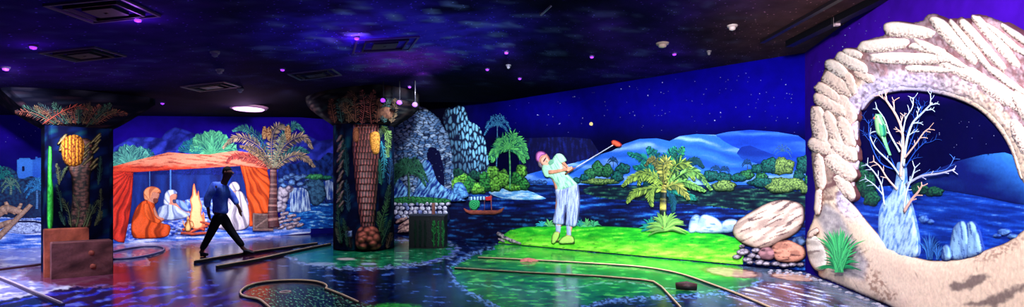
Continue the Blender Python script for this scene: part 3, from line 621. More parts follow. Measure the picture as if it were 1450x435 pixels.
relief('flame', [(269, 320), (269, 306), (271, 294), (269, 284), (272, 276), (273, 266), (275, 260), (277, 268), (279, 276), (281, 270), (283, 282), (286, 292), (285, 302), (288, 312), (286, 322), (277, 325)], S, 0.15, 0.06, 4, fl, parent=fire, step=1.1)
relief('flame', [(275, 322), (276, 306), (278, 296), (281, 288), (283, 300), (284, 312), (282, 322)], S, 0.20, 0.04, 3, C(255, 200, 140), parent=fire, step=1.1)
relief('flame', [(283, 320), (286, 308), (288, 300), (290, 310), (290, 320)], S, 0.15, 0.04, 3, C(250, 130, 80), parent=fire, step=1.1)
pot = root('coffee_pot', 'brass coffee pot with long spout standing left of the flames', 'pot', base_pt(S, 266, 328))
relief('body', [(262.5, 327), (261.5, 321), (264, 315), (265, 311), (268, 311), (269, 315), (271, 321), (270, 327), (266, 328.5)], S, 0.22, 0.08, 4, lambda x, y, d: mix(C(120, 60, 30), C(255, 205, 130), sm(0, 4, d)), parent=pot, step=1)
relief('lid', [(264.5, 311), (266.5, 305.5), (268.5, 311)], S, 0.23, 0.04, 2, C(240, 170, 100), parent=pot, step=0.9, curve=False)
m = MB(); px_tube(m, [(262, 321), (259.5, 316), (259, 312)], [1.0, 0.5], S, 0.25, C(235, 160, 90)); m.build('spout', M_METAL, pot)
m = MB(); px_tube(m, [(270, 323), (274, 320), (272.5, 314), (269, 313)], 0.55, S, 0.25, C(200, 120, 70)); m.build('handle', M_METAL, pot)
for k, (x, y, r) in enumerate(((254, 326, 3), (250, 331, 2.6), (246, 325, 2.4), (297, 322, 3), (301, 327, 2.6), (292, 334, 3))):
    rock(['pale pebble nearest the robed figure left of fire', 'lowest pale pebble left of fire', 'small pale pebble far left of fire', 'grey pebble touching the log ends right of fire', 'grey pebble furthest right of the fire', 'pebble in front of the fire logs'][k], ellipse(x, y, r, r*0.6), S, 0.06, C(190, 200, 235), C(40, 50, 110), 0.05, 2.5, group='pebbles round the campfire', name='pebble', cat='pebble', step=1.2)
for k, (x, y, w_) in enumerate(((292, 312, 2.0), (304, 300, 2.0))):
    b = root('cup', ['small white cup standing right of the flames', 'small white cup on the rug beside the bolster'][k], 'cup', base_pt(S, x, y+3))
    relief('bowl', [(x-w_, y-2.2), (x+w_, y-2.2), (x+w_*0.7, y+2.2), (x-w_*0.7, y+2.2)], S, 0.2, 0.04, 2, C(220, 230, 250), parent=b, step=0.9, curve=False)
    relief('rim', ellipse(x, y-2.2, w_, 0.7, 0, 10), S, 0.225, 0.01, 0.5, C(120, 150, 220), parent=b, step=0.8)

# date palm at the tent's right
dp = root('date_palm', 'tall date palm with tan arching fronds at the right end of the tent', 'palm tree', base_pt(S, 387, 318))
m = MB(); px_tube(m, [(387, 238), (387, 270), (386, 300), (388, 322)], [4.2, 5.2, 6.4, 8.0], S, 0.09, lambda x, y: mix(C(70, 26, 40), C(222, 160, 150), sm(0.35, 0.8, worley(x/2.6, y/3.4, 4)[0])*(0.5+0.5*noise(x/2, y/2, 1))), 12, 16); m.build('trunk', M_WOOD, dp)
tan, tand, tea, ted, red_, redd = C(240, 205, 170), C(60, 60, 60), C(90, 190, 180), C(8, 60, 80), C(235, 90, 80), C(90, 24, 44)
for k, (sp, lt, dk, ln) in enumerate((
    ([(385, 238), (374, 205), (357, 187), (344, 181), (330, 185)], tea, ted, 9), ([(388, 236), (398, 200), (408, 184), (419, 177), (431, 187)], tea, ted, 9), ([(387, 238), (405, 218), (424, 211), (437, 216)], tea, ted, 8),
    ([(385, 238), (372, 212), (350, 197), (332, 195), (316, 209)], tan, tand, 11), ([(385, 240), (366, 227), (347, 221), (331, 221), (321, 230)], red_, redd, 9),
    ([(386, 238), (384, 206), (388, 186), (397, 178), (406, 184)], tan, tand, 9), ([(388, 238), (398, 212), (415, 197), (431, 194), (442, 210)], tan, tand, 11),
    ([(388, 240), (402, 226), (420, 219), (434, 224), (445, 236)], tan, tand, 10), ([(385, 240), (372, 222), (356, 211), (340, 207)], C(200, 160, 120), tand, 8), ([(387, 238), (393, 212), (400, 196), (411, 190)], C(210, 215, 180), tand, 8))):
    f = frond('frond', sp, ln, 36, S, 0.12+0.008*k, lt, dk, dp, wl=2.0, droop=0.45)
    if lt is red_: f['label'] = 'reddish frond over the tent roof'
for (x, y) in ((374.5, 188), (381, 189), (408, 188)):
    relief('date_cluster', ellipse(x, y, 3.4 if x < 400 else 4.2, 9.5 if x < 400 else 11, 0.1), S, 0.19, 0.06, 3, lambda x, y, d: mix(C(130, 70, 50), C(250, 200, 140), 1-sm(0.1, 0.6, worley(x/1.8, y/1.8, 3)[0])), parent=dp, step=1)
for (cx_, cy_, rx, ry, t) in ((401, 276, 9, 12, 'tall pale boulder behind the date palm trunk'), (398, 292, 8, 9, 'round pinkish boulder against the date palm trunk'), (410, 268, 6, 6, 'small grey boulder above the first waterfall')):
    rock(t, ellipse(cx_, cy_, rx, ry, 0.12, 12), S, 0.05, C(206, 196, 216), C(60, 50, 90), 0.14, 7, group='boulders beside the date palm', name='boulder', sc=5)
rr = np.random.RandomState(5)
fs = [(403, 303, 8), (413, 306, 9), (399, 309, 7), (420, 311, 8), (408, 312, 9), (397, 315, 6), (416, 317, 10), (404, 319, 8), (425, 319, 6), (412, 322, 9), (398, 322, 6)]
wrd = ['topmost', 'second from top', 'left upper', 'right upper', 'middle', 'left middle', 'right middle', 'lower middle', 'far right', 'bottom right', 'bottom left']
for k, (x, y, r) in enumerate(fs):
    rock('%s flat pale stone in the pile at the foot of the date palm' % wrd[k], capsule(x-r*0.5, y+1, x+r*0.5, y-1, 4.6, 0.12, k), S, 0.06+0.006*k, C(230, 208, 220), C(60, 40, 80), 0.08, 3, group='flat stones stacked by the date palm', name='flat_stone', cat='stone', sc=3, step=1.3)
cr = root('wooden_crate', 'square dark wooden crate below the bunched orange curtain', 'crate', base_pt(S, 373, 327))
relief('side', [(358, 302), (387, 304), (387, 327), (358, 327)], S, 0.13, 0.10, 2, lambda x, y, d: mix(C(40, 26, 34), C(112, 84, 82), fbm(x/9, y/1.5, 3)), parent=cr, curve=False, mat=M_WOOD)
for pl in ([(358, 302), (387, 303.5), (387, 306.5), (358, 305)], [(358, 324), (387, 324), (387, 327), (358, 327)], [(358, 302), (361, 302), (361, 327), (358, 327)], [(384, 303.5), (387, 303.5), (387, 327), (384, 327)], [(361, 321.5), (382, 306), (384.5, 308), (363, 324)]):
    relief('plank', pl, S, 0.235, 0.02, 0.8, lambda x, y, d: mix(C(70, 46, 52), C(150, 116, 110), fbm(x/4, y/3, 5)), parent=cr, curve=False, step=1.5, mat=M_WOOD)

# water and falls
thing_relief('pool_water', 'bright blue rippled pool water below the two waterfalls', 'water', [(396, 288), (420, 290), (440, 286), (476, 280), (476, 322.5), (440, 324), (424, 326), (400, 318)], S, 0.02, 0.01, 2, streak_col([(0, C(4, 40, 120)), (0.6, C(10, 80, 180)), (0.85, C(50, 150, 235)), (1, C(150, 215, 255))], 13, 2.2, 9, 1.1), kind='stuff', step=1.6, curve=False)
def fall(label, poly):
    thing_relief('waterfall', label, 'waterfall', poly, S, 0.05, 0.05, 5, lambda x, y, d: mix(C(10, 60, 160), C(205, 235, 255), np.clip(sm(0.35, 0.75, fbm(x/1.7, y/14, 3))*0.9+0.1*sm(280, 300, y), 0, 1)), step=1.2, curve=False, group=None)
fall('wider left waterfall pouring beside the pale boulders', [(408, 269), (416, 266), (428, 266), (436, 270), (438, 282), (440, 298), (425, 301), (411, 300), (411, 284)])
fall('narrow right waterfall partly behind the second column', [(455, 258), (466, 255), (474, 260), (476, 282), (464, 283), (459, 270)])
k = 0
for (x, y, r, t) in ((398, 256, 5, 'leftmost'), (406, 252, 5, 'second'), (414, 249, 5, 'third'), (422, 252, 6, 'fourth'), (430, 250, 5, 'fifth'), (437, 255, 5, 'sixth'), (402, 263, 5, 'low left'), (413, 259, 5.5, 'centre low'), (425, 261, 5, 'low middle'), (434, 264, 5, 'low right')):
    rock('%s of the bluish round rocks above the wide waterfall' % t, ellipse(x, y, r, r*0.75, 0.15, 10), S, 0.06+0.003*k, C(110, 160, 230), C(10, 24, 90), 0.10, 4, group='round rocks above the wide waterfall', sc=4, step=1.3); k += 1
rock('dark mossy rock mound between the two waterfalls', [(430, 262), (436, 250), (444, 247), (454, 252), (460, 262), (462, 278), (452, 290), (442, 290), (438, 276)], S, 0.05, C(60, 110, 150), C(6, 14, 60), 0.15, 9, sc=4)
bush('patch of green moss on the rocks between the waterfalls', 446, 251, 13, 5, S, 0.2, C(90, 210, 120), C(8, 60, 60), group='moss on the waterfall rocks', name='moss', cat='moss', depth=0.03)
bush('strip of green moss beside the right waterfall', 463, 252, 8, 3.5, S, 0.12, C(60, 180, 130), C(8, 60, 60), group='moss on the waterfall rocks', name='moss', cat='moss', depth=0.03)
# ================================================================== BACK WALL: oasis, dunes, golfer
S = WA
thing_relief('lake_water', 'dark blue painted lake with pale ripples along the back wall', 'water', [(553, 272), (640, 268), (760, 262), (900, 258), (1146, 262), (1146, 384), (1045, 375), (705, 344), (553, 331.5)], S, 0.004, 0.008, 3,
    lambda x, y, d: mix(streak_col([(0, C(2, 4, 34)), (0.5, C(4, 16, 78)), (0.8, C(12, 56, 160)), (1, C(50, 130, 230))], 40, 3.2, 50, 0.9)(x, y),
        streak_col([(0, C(2, 3, 30)), (0.6, C(4, 8, 54)), (0.85, C(5, 40, 90)), (1, C(30, 90, 160))], 20, 3, 51)(x, y), np.clip(sm(296, 308, y)*(1-sm(880, 930, x))+(1-sm(640, 700, x))*0.9+(1-sm(268, 276, y+(x-900)*0.01))*0.8, 0, 1)), kind='stuff', step=2.4, curve=False)
thing_relief('water_reflection', 'green and dark reflections of the shore bushes on the lake', 'reflection', [(826, 268), (880, 264), (1146, 272), (1146, 298), (1090, 300), (1000, 292), (930, 286), (850, 280)], S, 0.012, 0.006, 2,
    streak_col([(0, C(3, 8, 34)), (0.6, C(6, 28, 48)), (0.85, C(24, 70, 70)), (1, C(60, 120, 96))], 18, 2.6, 52, 1.0), kind='stuff', step=2.2, jit=0.8)
def dune(label, poly, lt, mid, dk, base, hi=None, fr=7):
    def f(x, y, d):
        v = y-(x-900)*0.06; s = 0.5+0.5*np.sin(v/fr*2.2+np.sin(x/45.0)*2.2+fbm(x/60, y/18, 60)*6)
        t = np.clip(0.25+0.55*s*(0.5+0.5*fbm(x/30, y/8, 61))+0.35*sm(0, 26, 26-d)*0.6, 0, 1)
        return mix(mix(dk, mid, sm(0, 0.55, t)), lt, sm(0.6, 1.0, t))
    thing_relief('sand_dune', label, 'dune', poly, S, base, 0.03, 22, f, step=2.6, curve=False, group=None)
thing_relief('table_mountain', 'dark indigo flat-topped mountain painted behind the golfer', 'mountain', [(734, 200), (742, 196), (800, 194), (836, 197), (842, 206), (852, 222), (870, 236), (870, 262), (736, 262)], S, 0.008, 0.02, 12, lambda x, y, d: mix(C(5, 6, 56), C(18, 28, 120), sm(0.45, 0.85, fbm(x/3, y/14, 62))*(1-0.6*sm(205, 240, y))), step=2.2, curve=False)
dune('farthest deep blue dune sloping down to the rock arch', [(1000, 194), (1030, 187), (1062, 184), (1100, 187), (1130, 192), (1147, 204), (1147, 262), (1000, 262)], C(60, 120, 240), C(20, 66, 200), C(6, 26, 130), 0.010)
dune('broad pale blue rippled dune with the highest crest', [(742, 246), (766, 240), (800, 232), (838, 222), (866, 214), (884, 204), (905, 197), (930, 196), (948, 200), (962, 193), (986, 190), (1012, 191), (1034, 196), (1058, 206), (1085, 216), (1120, 228), (1147, 236), (1147, 262), (742, 262)], C(150, 200, 255), C(40, 104, 226), C(8, 40, 140), 0.016)
dune('shadowed dark blue slip face in front of the high dune', [(1042, 217), (1050, 208), (1062, 206), (1090, 217), (1122, 228), (1147, 234), (1147, 246), (1110, 240), (1070, 232), (1050, 226)], C(26, 74, 190), C(12, 44, 150), C(5, 22, 104), 0.040, fr=12)
dune('low bright dune behind the golfer\'s shoulder', [(742, 256), (758, 244), (776, 240), (792, 246), (830, 240), (856, 250), (856, 262), (742, 262)], C(120, 180, 255), C(30, 90, 215), C(8, 40, 140), 0.024)
thing_relief('full_moon', 'tiny yellow full moon painted in the sky above the golfer', 'moon', ellipse(837, 175.5, 2.6, 2.6, 0, 14), S, 0.006, 0.02, 2.5, C(255, 225, 150), step=0.9)

thing_relief('cliff', 'tall grey-blue columnar cliff left of the palms', 'cliff', [(627, 166), (634, 153), (640, 155), (648, 149), (656, 152), (661, 160), (664, 172), (670, 174), (679, 181), (683, 192), (687, 200), (691, 226), (693, 246), (670, 250), (641, 240), (638, 205), (632, 184)], S, 0.02, 0.10, 12,
    lambda x, y, d: mix(C(3, 10, 44), C(120, 190, 235), np.clip(sm(0.18, 0.55, worley(x/4.2, y/11, 63)[1]-worley(x/4.2, y/11, 63)[0]+0.25*(fbm(x/2, y/3, 64)-0.4))*(0.35+0.65*sm(632, 652, x-(y-160)*0.3))*(1.1-0.5*sm(200, 245, y)), 0, 1)), step=1.4, jit=0.5, hf=bumps(0.05, 4), mat=M_ROCK)
def strata(x, y, d):
    yy = y+np.sin(x/9.0)*2+fbm(x/12, y/12, 65)*6; f1, f2, cid = worley(x/7.5, yy/3.1, 66)
    t = sm(0.05, 0.35, f2-f1)*(0.35+0.65*cid)*(0.45+0.55*np.abs(np.sin((x-560)/24.0)))*(0.5+0.5*sm(0, 3, d)); t *= 1-0.8*np.exp(-((x-586)/5.0)**2)*sm(150, 200, 250-y)
    return mix(C(3, 10, 48), mix(C(90, 160, 240), C(190, 220, 250), cid), np.clip(t*1.15, 0, 1))
ca = root('rock_arch', 'layered blue rock hill with a dark cave opening behind the stone wall', 'rock arch', base_pt(S, 600, 284))
relief('hill', [(556, 284), (556, 182), (560, 170), (566, 163), (574, 158), (581, 152), (588, 153), (595, 150), (604, 154), (613, 161), (621, 168), (627, 179), (634, 190), (637, 200), (641, 220), (643, 240), (644, 263), (652, 277), (652, 284)], S, 0.03, 0.12, 14, strata, parent=ca, step=1.4, jit=0.6, curve=False, hf=bumps(0.07, 4), mat=M_ROCK)
relief('cave_opening', [(604, 216), (609, 209), (615, 209), (621, 214), (625, 224), (628, 240), (629, 262), (622, 262), (616, 250), (611, 238), (606, 228)], S, 0.19, 0.01, 2, C(3, 6, 50), parent=ca, step=1.6)
fcol = lambda x, y, d: mix(C(8, 36, 130), C(130, 205, 255), np.clip(sm(0.35, 0.75, fbm((x+y*0.7)/3.0, (y-x*0.7)/12, 67))*(0.4+0.6*sm(0, 3, d)), 0, 1))
relief('rock_apron', [(589, 284), (590, 262), (594, 246), (598, 230), (603, 226), (609, 230), (614, 242), (618, 254), (628, 264), (642, 272), (653, 281), (654, 285)], S, 0.20, 0.10, 6, fcol, parent=ca, step=1.3, hf=bumps(0.05, 3), mat=M_ROCK)
relief('rock_apron', [(556, 285), (556, 256), (562, 250), (568, 256), (576, 268), (582, 276), (588, 285)], S, 0.18, 0.10, 6, fcol, parent=ca, step=1.3, mat=M_ROCK)
rock('rounded blue boulder at the right foot of the cave hill', [(642, 279), (642, 264), (648, 258), (654, 260), (660, 270), (662, 278), (652, 282)], S, 0.24, C(110, 190, 255), C(8, 30, 120), 0.08, 6, sc=4)
radial_palm('dark green bushy palm in front of the cave hill', 578, 244, 27, 17, S, 0.34, C(70, 150, 110), C(2, 20, 34), (579, 282), tr=2.5)
tw = root('dry_stone_wall', 'low dry-stone wall of round white stones with grassy top', 'stone wall', base_pt(S, 595, 312))  # low stone wall of the mural
relief('grass_top', [(556, 281), (590, 278), (632, 281), (637, 286), (620, 290), (556, 289)], S, 0.30, 0.06, 3, leaf_col(C(60, 160, 80), C(4, 40, 40), 2, 285, 8), parent=tw, mat=M_LEAF)
relief('backing', [(556, 286), (634, 286), (636, 312), (556, 314)], S, 0.28, 0.03, 3, C(8, 14, 48), parent=tw, curve=False)
rr = np.random.RandomState(11); n = 0
for row, (y, r) in enumerate(((289, 3.3), (295, 3.6), (301, 3.7), (307, 3.2))):
    x = 558+(row % 2)*3
    while x < 635-(row == 3)*4:
        w_ = rr.uniform(2.8, 4.6); relief('stone', ellipse(x+w_/2, y+rr.uniform(-0.8, 0.8), w_*0.95, r*rr.uniform(0.8, 1), 0.1, 9), S, 0.31, 0.07, 3, rock_col(C(215, 220, 240) if rr.rand() > 0.3 else C(130, 150, 210), C(50, 56, 110), 3, 1.2, thr=0.4), parent=tw, step=1.3, mat=M_ROCK)
        x += w_*2.0; n += 1
for k, (x0, y0, x1, y1, w_, t) in enumerate(((566, 322, 586, 309, 6, 'long upper'), (566, 328, 584, 318, 6, 'lower'), (562, 314, 574, 309, 5, 'short left'), (574, 327, 584, 325, 5, 'small bottom'))):
    rock('%s pinkish weathered rock between stone wall and green planter' % t, capsule(x0, y0, x1, y1, w_, 0.14, k), S, 0.30+0.01*k, C(236, 196, 180), C(70, 40, 60), 0.08, 4, group='pinkish rocks below the stone wall', sc=3, ang=-0.5)
# green bank of bushes below the cliff
bl = [(650, 246, 10, 11, 1, 'dark bush at the foot of the cliff, leftmost'), (646, 262, 9, 12, 0, 'yellow-green bush beside the blue boulder'), (655, 254, 9, 9, 0, 'bright green bush just left of the cliff foot centre'), (664, 262, 9, 13, 2, 'mid green bush below the middle of the cliff'), (672, 248, 9, 9, 1, 'dark bush against the middle of the cliff base'), (676, 268, 12, 9, 0, 'low yellow-green bush above the boat'), (688, 262, 11, 11, 2, 'green bush between boat and tall palm'), (697, 246, 10, 11, 0, 'light green bush below the blue palm'), (701, 262, 10, 13, 0, 'yellow-green bush left of the palm trunk'), (686, 250, 8, 8, 2, 'small round bush right of the cliff'), (712, 254, 9, 14, 0, 'tall leafy bush touching the palm trunk on its left'), (732, 254, 9, 12, 2, 'dark green bush right of the palm trunk'), (738, 244, 8, 11, 0, 'upright light bush right of the palm trunk, highest'), (741, 262, 8, 10, 2, 'bush at the right end of the palm island'), (726, 266, 12, 6, 0, 'low bush at the foot of the palm'), (657, 272, 8, 5, 2, 'low dark bush at the water left of the boat mast')]
for k, (x, y, rx, ry, c_, t) in enumerate(bl):
    lt, dk = ((C(130, 220, 80), C(4, 44, 26)), (C(26, 90, 70), C(2, 16, 30)), (C(60, 160, 70), C(3, 34, 30)))[c_]
    bush(t, x, y, rx, ry, S, 0.05+0.006*(k % 5)+0.0016*(y-240), lt, dk, group='bushes on the palm island', sc=2.8)
radial_palm('pale blue palm tree standing behind the green palm', 704, 177, 18, 11, S, 0.03, C(90, 190, 245), C(6, 50, 120), (703, 236), tr=1.1)
radial_palm('tall bright green palm tree on the sand islet', 721, 211, 27, 15, S, 0.17, C(120, 240, 120), C(6, 90, 80), (722, 268), tr=1.7, ln=9)
thing_relief('sand_islet', 'pale blue sandy spit below the green palm', 'sand', [(692, 273), (706, 268), (730, 267), (750, 271), (764, 277), (772, 282), (740, 283), (712, 281)], S, 0.04, 0.03, 4, streak_col([(0, C(40, 110, 210)), (0.5, C(120, 195, 250)), (1, C(235, 250, 255))], 14, 2, 70), step=1.8)
bt = root('sailing_boat', 'small wooden boat with striped awning, green canopy and red flag', 'boat', base_pt(S, 684, 304))
relief('hull', [(656, 295), (662, 298), (705, 298), (713, 294), (709, 301), (700, 304), (668, 304), (660, 301)], S, 0.10, 0.08, 4, lambda x, y, d: mix(C(60, 20, 30), C(190, 100, 80), fbm(x/8, y/1.2, 5)), parent=bt, step=1.2, curve=False, mat=M_WOOD)
relief('canopy', ellipse(671, 290, 7, 7.5, 0.08), S, 0.13, 0.05, 4, lambda x, y, d: mix(C(4, 50, 40), C(60, 200, 120), 0.5+0.5*np.sin(np.hypot(x-671, y-290)*2.6)), parent=bt, step=1)
relief('awning', [(664, 279), (694, 278), (696, 283), (664, 284)], S, 0.13, 0.03, 1.5, lambda x, y, d: mix(C(20, 60, 140), C(170, 225, 255), (np.floor(x/2.2) % 2)), parent=bt, step=1.1, curve=False)
m = MB(); px_tube(m, [(696, 299), (695, 276)], 0.8, S, 0.14, C(150, 80, 70)); m.build('mast', M_WOOD, bt)
relief('flag', [(687, 279), (695, 278), (695, 284), (688, 284)], S, 0.16, 0.02, 1, C(220, 50, 60), parent=bt, step=1.1, curve=False)
for (px) in (666, 686): m = MB(); px_tube(m, [(px, 298), (px, 284)], 0.45, S, 0.13, C(120, 70, 70)); m.build('post', M_WOOD, bt)
# far bushes along the shore
fb = [(836, 247, 9, 9, 2, 'round dark green tree left of the hedge'), (846, 240, 8, 13, 2, 'tallest round tree behind the clipped hedge'), (859, 243, 9, 11, 2, 'round tree behind the hedge, second from the tallest'), (828, 252, 8, 6, 1, 'teal bush at the left end of the hedge'), (874, 251, 9, 9, 1, 'teal bush at the right end of the hedge'), (882, 240, 10, 9, 1, 'dark teal tree peeping left of the big palm'), (850, 257.5, 26, 5, 3, 'long low clipped hedge with pale top behind the golfer'),
      (816, 256, 6, 5, 1, 'small teal bush right of the golfer'), (1006, 250, 12, 9, 1, 'teal bush just right of the big palm'), (1024, 252, 12, 8, 1, 'low teal bush behind the olive one'), (1046, 252, 12, 7, 1, 'dark bush between olive bush and pink-lit dune'), (1025, 264, 17, 9, 3, 'olive rounded bush at the waterline'), (1058, 248, 10, 8, 2, 'small green bush right of centre shore'), (1078, 250, 9, 6, 2, 'bright small bush left of the large round tree'), (1072, 240, 9, 8, 1, 'dark tree behind the bright small bush'), (1092, 236, 15, 13, 1, 'dark crown behind the large round tree'), (1108, 237, 17, 14, 3, 'large round yellow-green tree near the arch'), (1138, 234, 11, 14, 1, 'tall teal tree beside the stone arch'), (1131, 249, 8, 9, 1, 'teal shrub below the tall teal tree'), (1083, 259, 24, 8, 1, 'sweeping dark bush left of the yellow-green mounds'), (1113, 262, 30, 11, 3, 'widest yellow-green mound at the waterline'), (1104, 267, 18, 8, 3, 'smaller yellow-green mound in front of the widest'), (1139, 268, 7, 8, 3, 'small yellow-green bush touching the arch'), (1146, 256, 7, 10, 2, 'green bush half hidden by the arch')]
for k, (x, y, rx, ry, c_, t) in enumerate(fb):
    lt, dk = ((C(130, 220, 80), C(4, 44, 26)), (C(30, 120, 110), C(2, 26, 46)), (C(60, 150, 90), C(3, 34, 40)), (C(150, 190, 100), C(8, 44, 40)))[c_]
    bush(t, x, y, rx, ry, S, 0.05+0.0022*(y-230)+0.003*(k % 3), lt, dk, sc=2.2)
for k, (x, t) in enumerate(((750, 'leftmost'), (757, 'second'), (764, 'third'), (771, 'fourth nearest the golfer'), (812, 'one just right of the golfer'), (804, 'one behind the golfer hip'))):
    bush('%s of the tiny blue far-shore bushes' % t, x, 258+(k % 2), 4.5, 4, S, 0.04, C(70, 130, 210), C(6, 30, 100), group='tiny blue far-shore bushes', sc=1.8, depth=0.03)
radial_palm('small grey palm sticking up from the large round tree', 1108, 214, 13, 9, S, 0.03, C(70, 130, 190), C(5, 30, 90), (1108, 226), tr=0.8)
for (x, y, t) in ((1013, 240, 'left one of the two tiny dark palms on the dune'), (1026, 241, 'right one of the two tiny dark palms on the dune'), (1058, 232, 'dark little palm above the shore bushes'), (868, 228, 'tiny dark palm behind the golf club shaft')): radial_palm(t, x, y, 8, 8, S, 0.05, C(30, 90, 140), C(4, 20, 80), (x, y+10), tr=0.6)

# big date palm
bp = root('date_palm', 'large leafy yellow-green date palm on the lawn edge, right of the golfer', 'palm tree', base_pt(S, 938, 326))
m = MB(); px_tube(m, [(941, 262), (939, 285), (939, 324)], [4.5, 4.8, 5.5], S, 0.10, lambda x, y: mix(C(10, 30, 30), C(210, 200, 90), sm(0.3, 0.7, worley(x/2.4, y/3, 9)[0])), 12, 12); m.build('trunk', M_WOOD, bp)
yg, ygd, tl, tld, brn = C(176, 212, 92), C(6, 50, 36), C(40, 170, 150), C(3, 50, 60), C(190, 160, 100)
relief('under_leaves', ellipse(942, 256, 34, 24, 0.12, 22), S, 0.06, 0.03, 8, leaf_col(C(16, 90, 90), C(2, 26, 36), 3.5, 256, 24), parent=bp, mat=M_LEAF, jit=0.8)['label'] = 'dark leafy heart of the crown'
for k, (sp, lt, dk, ln) in enumerate((
    ([(938, 258), (924, 235), (910, 223), (890, 217)], tl, tld, 11), ([(939, 256), (930, 226), (917, 209)], tl, tld, 11), ([(940, 256), (944, 226), (957, 209)], tl, tld, 11), ([(940, 256), (955, 230), (968, 208)], C(60, 190, 120), tld, 11), ([(938, 258), (920, 240), (898, 236)], tl, tld, 11),
    ([(944, 258), (966, 236), (984, 226), (996, 236)], C(20, 80, 110), tld, 10), ([(941, 268), (952, 280), (953, 300)], C(20, 90, 130), tld, 9), ([(943, 266), (968, 272), (986, 282)], tl, tld, 10),
    ([(940, 262), (936, 240), (924, 225), (914, 234)], C(150, 140, 80), C(20, 50, 40), 8),
    ([(938, 262), (915, 249), (896, 250), (882, 263)], yg, ygd, 11), ([(938, 260), (922, 247), (909, 246), (904, 262)], yg, ygd, 11), ([(936, 265), (915, 267), (898, 272), (888, 286)], yg, ygd, 11), ([(938, 268), (927, 265), (921, 275), (923, 291)], yg, ygd, 12),
    ([(941, 256), (940, 236), (945, 230), (944, 259)], C(206, 206, 100), ygd, 13), ([(945, 258), (958, 234), (972, 233), (983, 254)], yg, ygd, 12), ([(945, 262), (968, 245), (986, 243), (1007, 268)], C(150, 220, 110), ygd, 12), ([(945, 265), (965, 257), (982, 262), (998, 270)], C(150, 225, 110), ygd, 10), ([(942, 266), (955, 261), (965, 267), (975, 281)], C(200, 205, 100), ygd, 12))):
    frond('frond', sp, ln, 30, S, 0.12+0.008*k, lt, dk, bp, wl=3.0, droop=0.6, rach=0.9)
tuft('wide dark green fern clump with pale blades at the foot of the big palm', 942, 327, 31, 46, S, 0.24, C(150, 215, 100), C(3, 50, 50), name='fern', cat='fern', spread=88, wl=3.4)
tuft('teal undergrowth fern behind the left of the big palm foot', 922, 326, 20, 20, S, 0.16, C(30, 150, 140), C(3, 40, 60), name='fern', cat='fern', spread=80, wl=2.8)
for (x, y, R, lt, t) in ((768, 321, 11, C(60, 190, 220), 'bluish small leafy tuft left of the golfer, outer one'), (777, 321, 12, C(110, 220, 120), 'green small leafy tuft beside the golfer\'s trouser leg'), (822, 321, 11, C(60, 180, 170), 'teal small leafy tuft right of the golfer, nearest him'), (831, 321, 12, C(110, 220, 130), 'green small leafy tuft, middle one right of golfer'), (841, 321, 11, C(80, 200, 140), 'green small leafy tuft furthest right of golfer')):
    tuft(t, x, y, R, 15, S, 0.06, lt, C(4, 60, 60), spread=75, wl=2.2)
for k, (p, t) in enumerate((([(975, 329), (977, 312), (984, 304), (991, 307), (990, 318), (985, 329)], 'upright left one of the pale blue boulders by the lawn'), ([(984, 329), (988, 312), (996, 304), (1008, 306), (1018, 312), (1026, 322), (1030, 329)], 'broad middle one of the pale blue boulders by the lawn'), ([(1018, 326), (1024, 314), (1034, 310), (1044, 313), (1044, 324), (1030, 330)], 'right one of the pale blue boulders, beside the big brown boulder'))):
    rock(t, p, S, 0.06+0.01*k, C(190, 215, 245), C(60, 110, 190), 0.13, 8, group='pale blue boulders', name='boulder', sc=14, cracks=False)
# lawn painted on the wall, runs down to the floor
def lawn_col(x, y, d):
    c = streak_col([(0, C(14, 140, 34)), (0.5, C(36, 178, 40)), (0.8, C(80, 214, 50)), (1, C(160, 245, 80))], 20, 3.4, 80, 0.8)(x, y)
    b = streak_col([(0, C(70, 205, 40)), (0.5, C(140, 250, 60)), (1, C(200, 255, 100))], 20, 3.4, 81, 0.9)(x, y)
    c = mix(c, b, sm(332, 352, y-(x-800)*0.06+(fbm(x/20, y/6, 83)-0.5)*14)*0.85)
    c = mix(c, C(6, 96, 36), sm(0.66, 0.74, fbm(x/9, y/2.2, 82))*0.6); return mix(C(6, 90, 40), c, sm(0, 3, d+0.6+(y > 340)*4))
thing_relief('lawn', 'bright fluorescent green lawn under the golfer, painted down to the floor', 'lawn', [(708, 341), (712, 333), (722, 326), (742, 321.5), (800, 319.5), (870, 321), (960, 326), (1020, 331), (1046, 338), (1054, 352), (1052, 374.5), (1045, 374.6), (705, 344)], S, 0.03, 0.05, 5, lawn_col, kind='stuff', step=1.9, curve=False, mat=M_PAINT)
for k, (x0, y0, x1, y1, w_) in enumerate(((705, 331, 711, 334, 5), (711, 336, 720, 339, 5), (718, 339, 730, 343, 5.5), (707, 339, 713, 342, 4), (728, 343, 736, 345, 4))):
    rock('%s pale rock edging the left tip of the bright lawn' % ('topmost', 'second', 'longest', 'lowest left', 'rightmost')[k], capsule(x0, y0, x1, y1, w_, 0.12, k), S, 0.09, C(225, 215, 215), C(40, 30, 70), 0.09, 3, group='pale rocks at the lawn tip', sc=3, step=1.3)

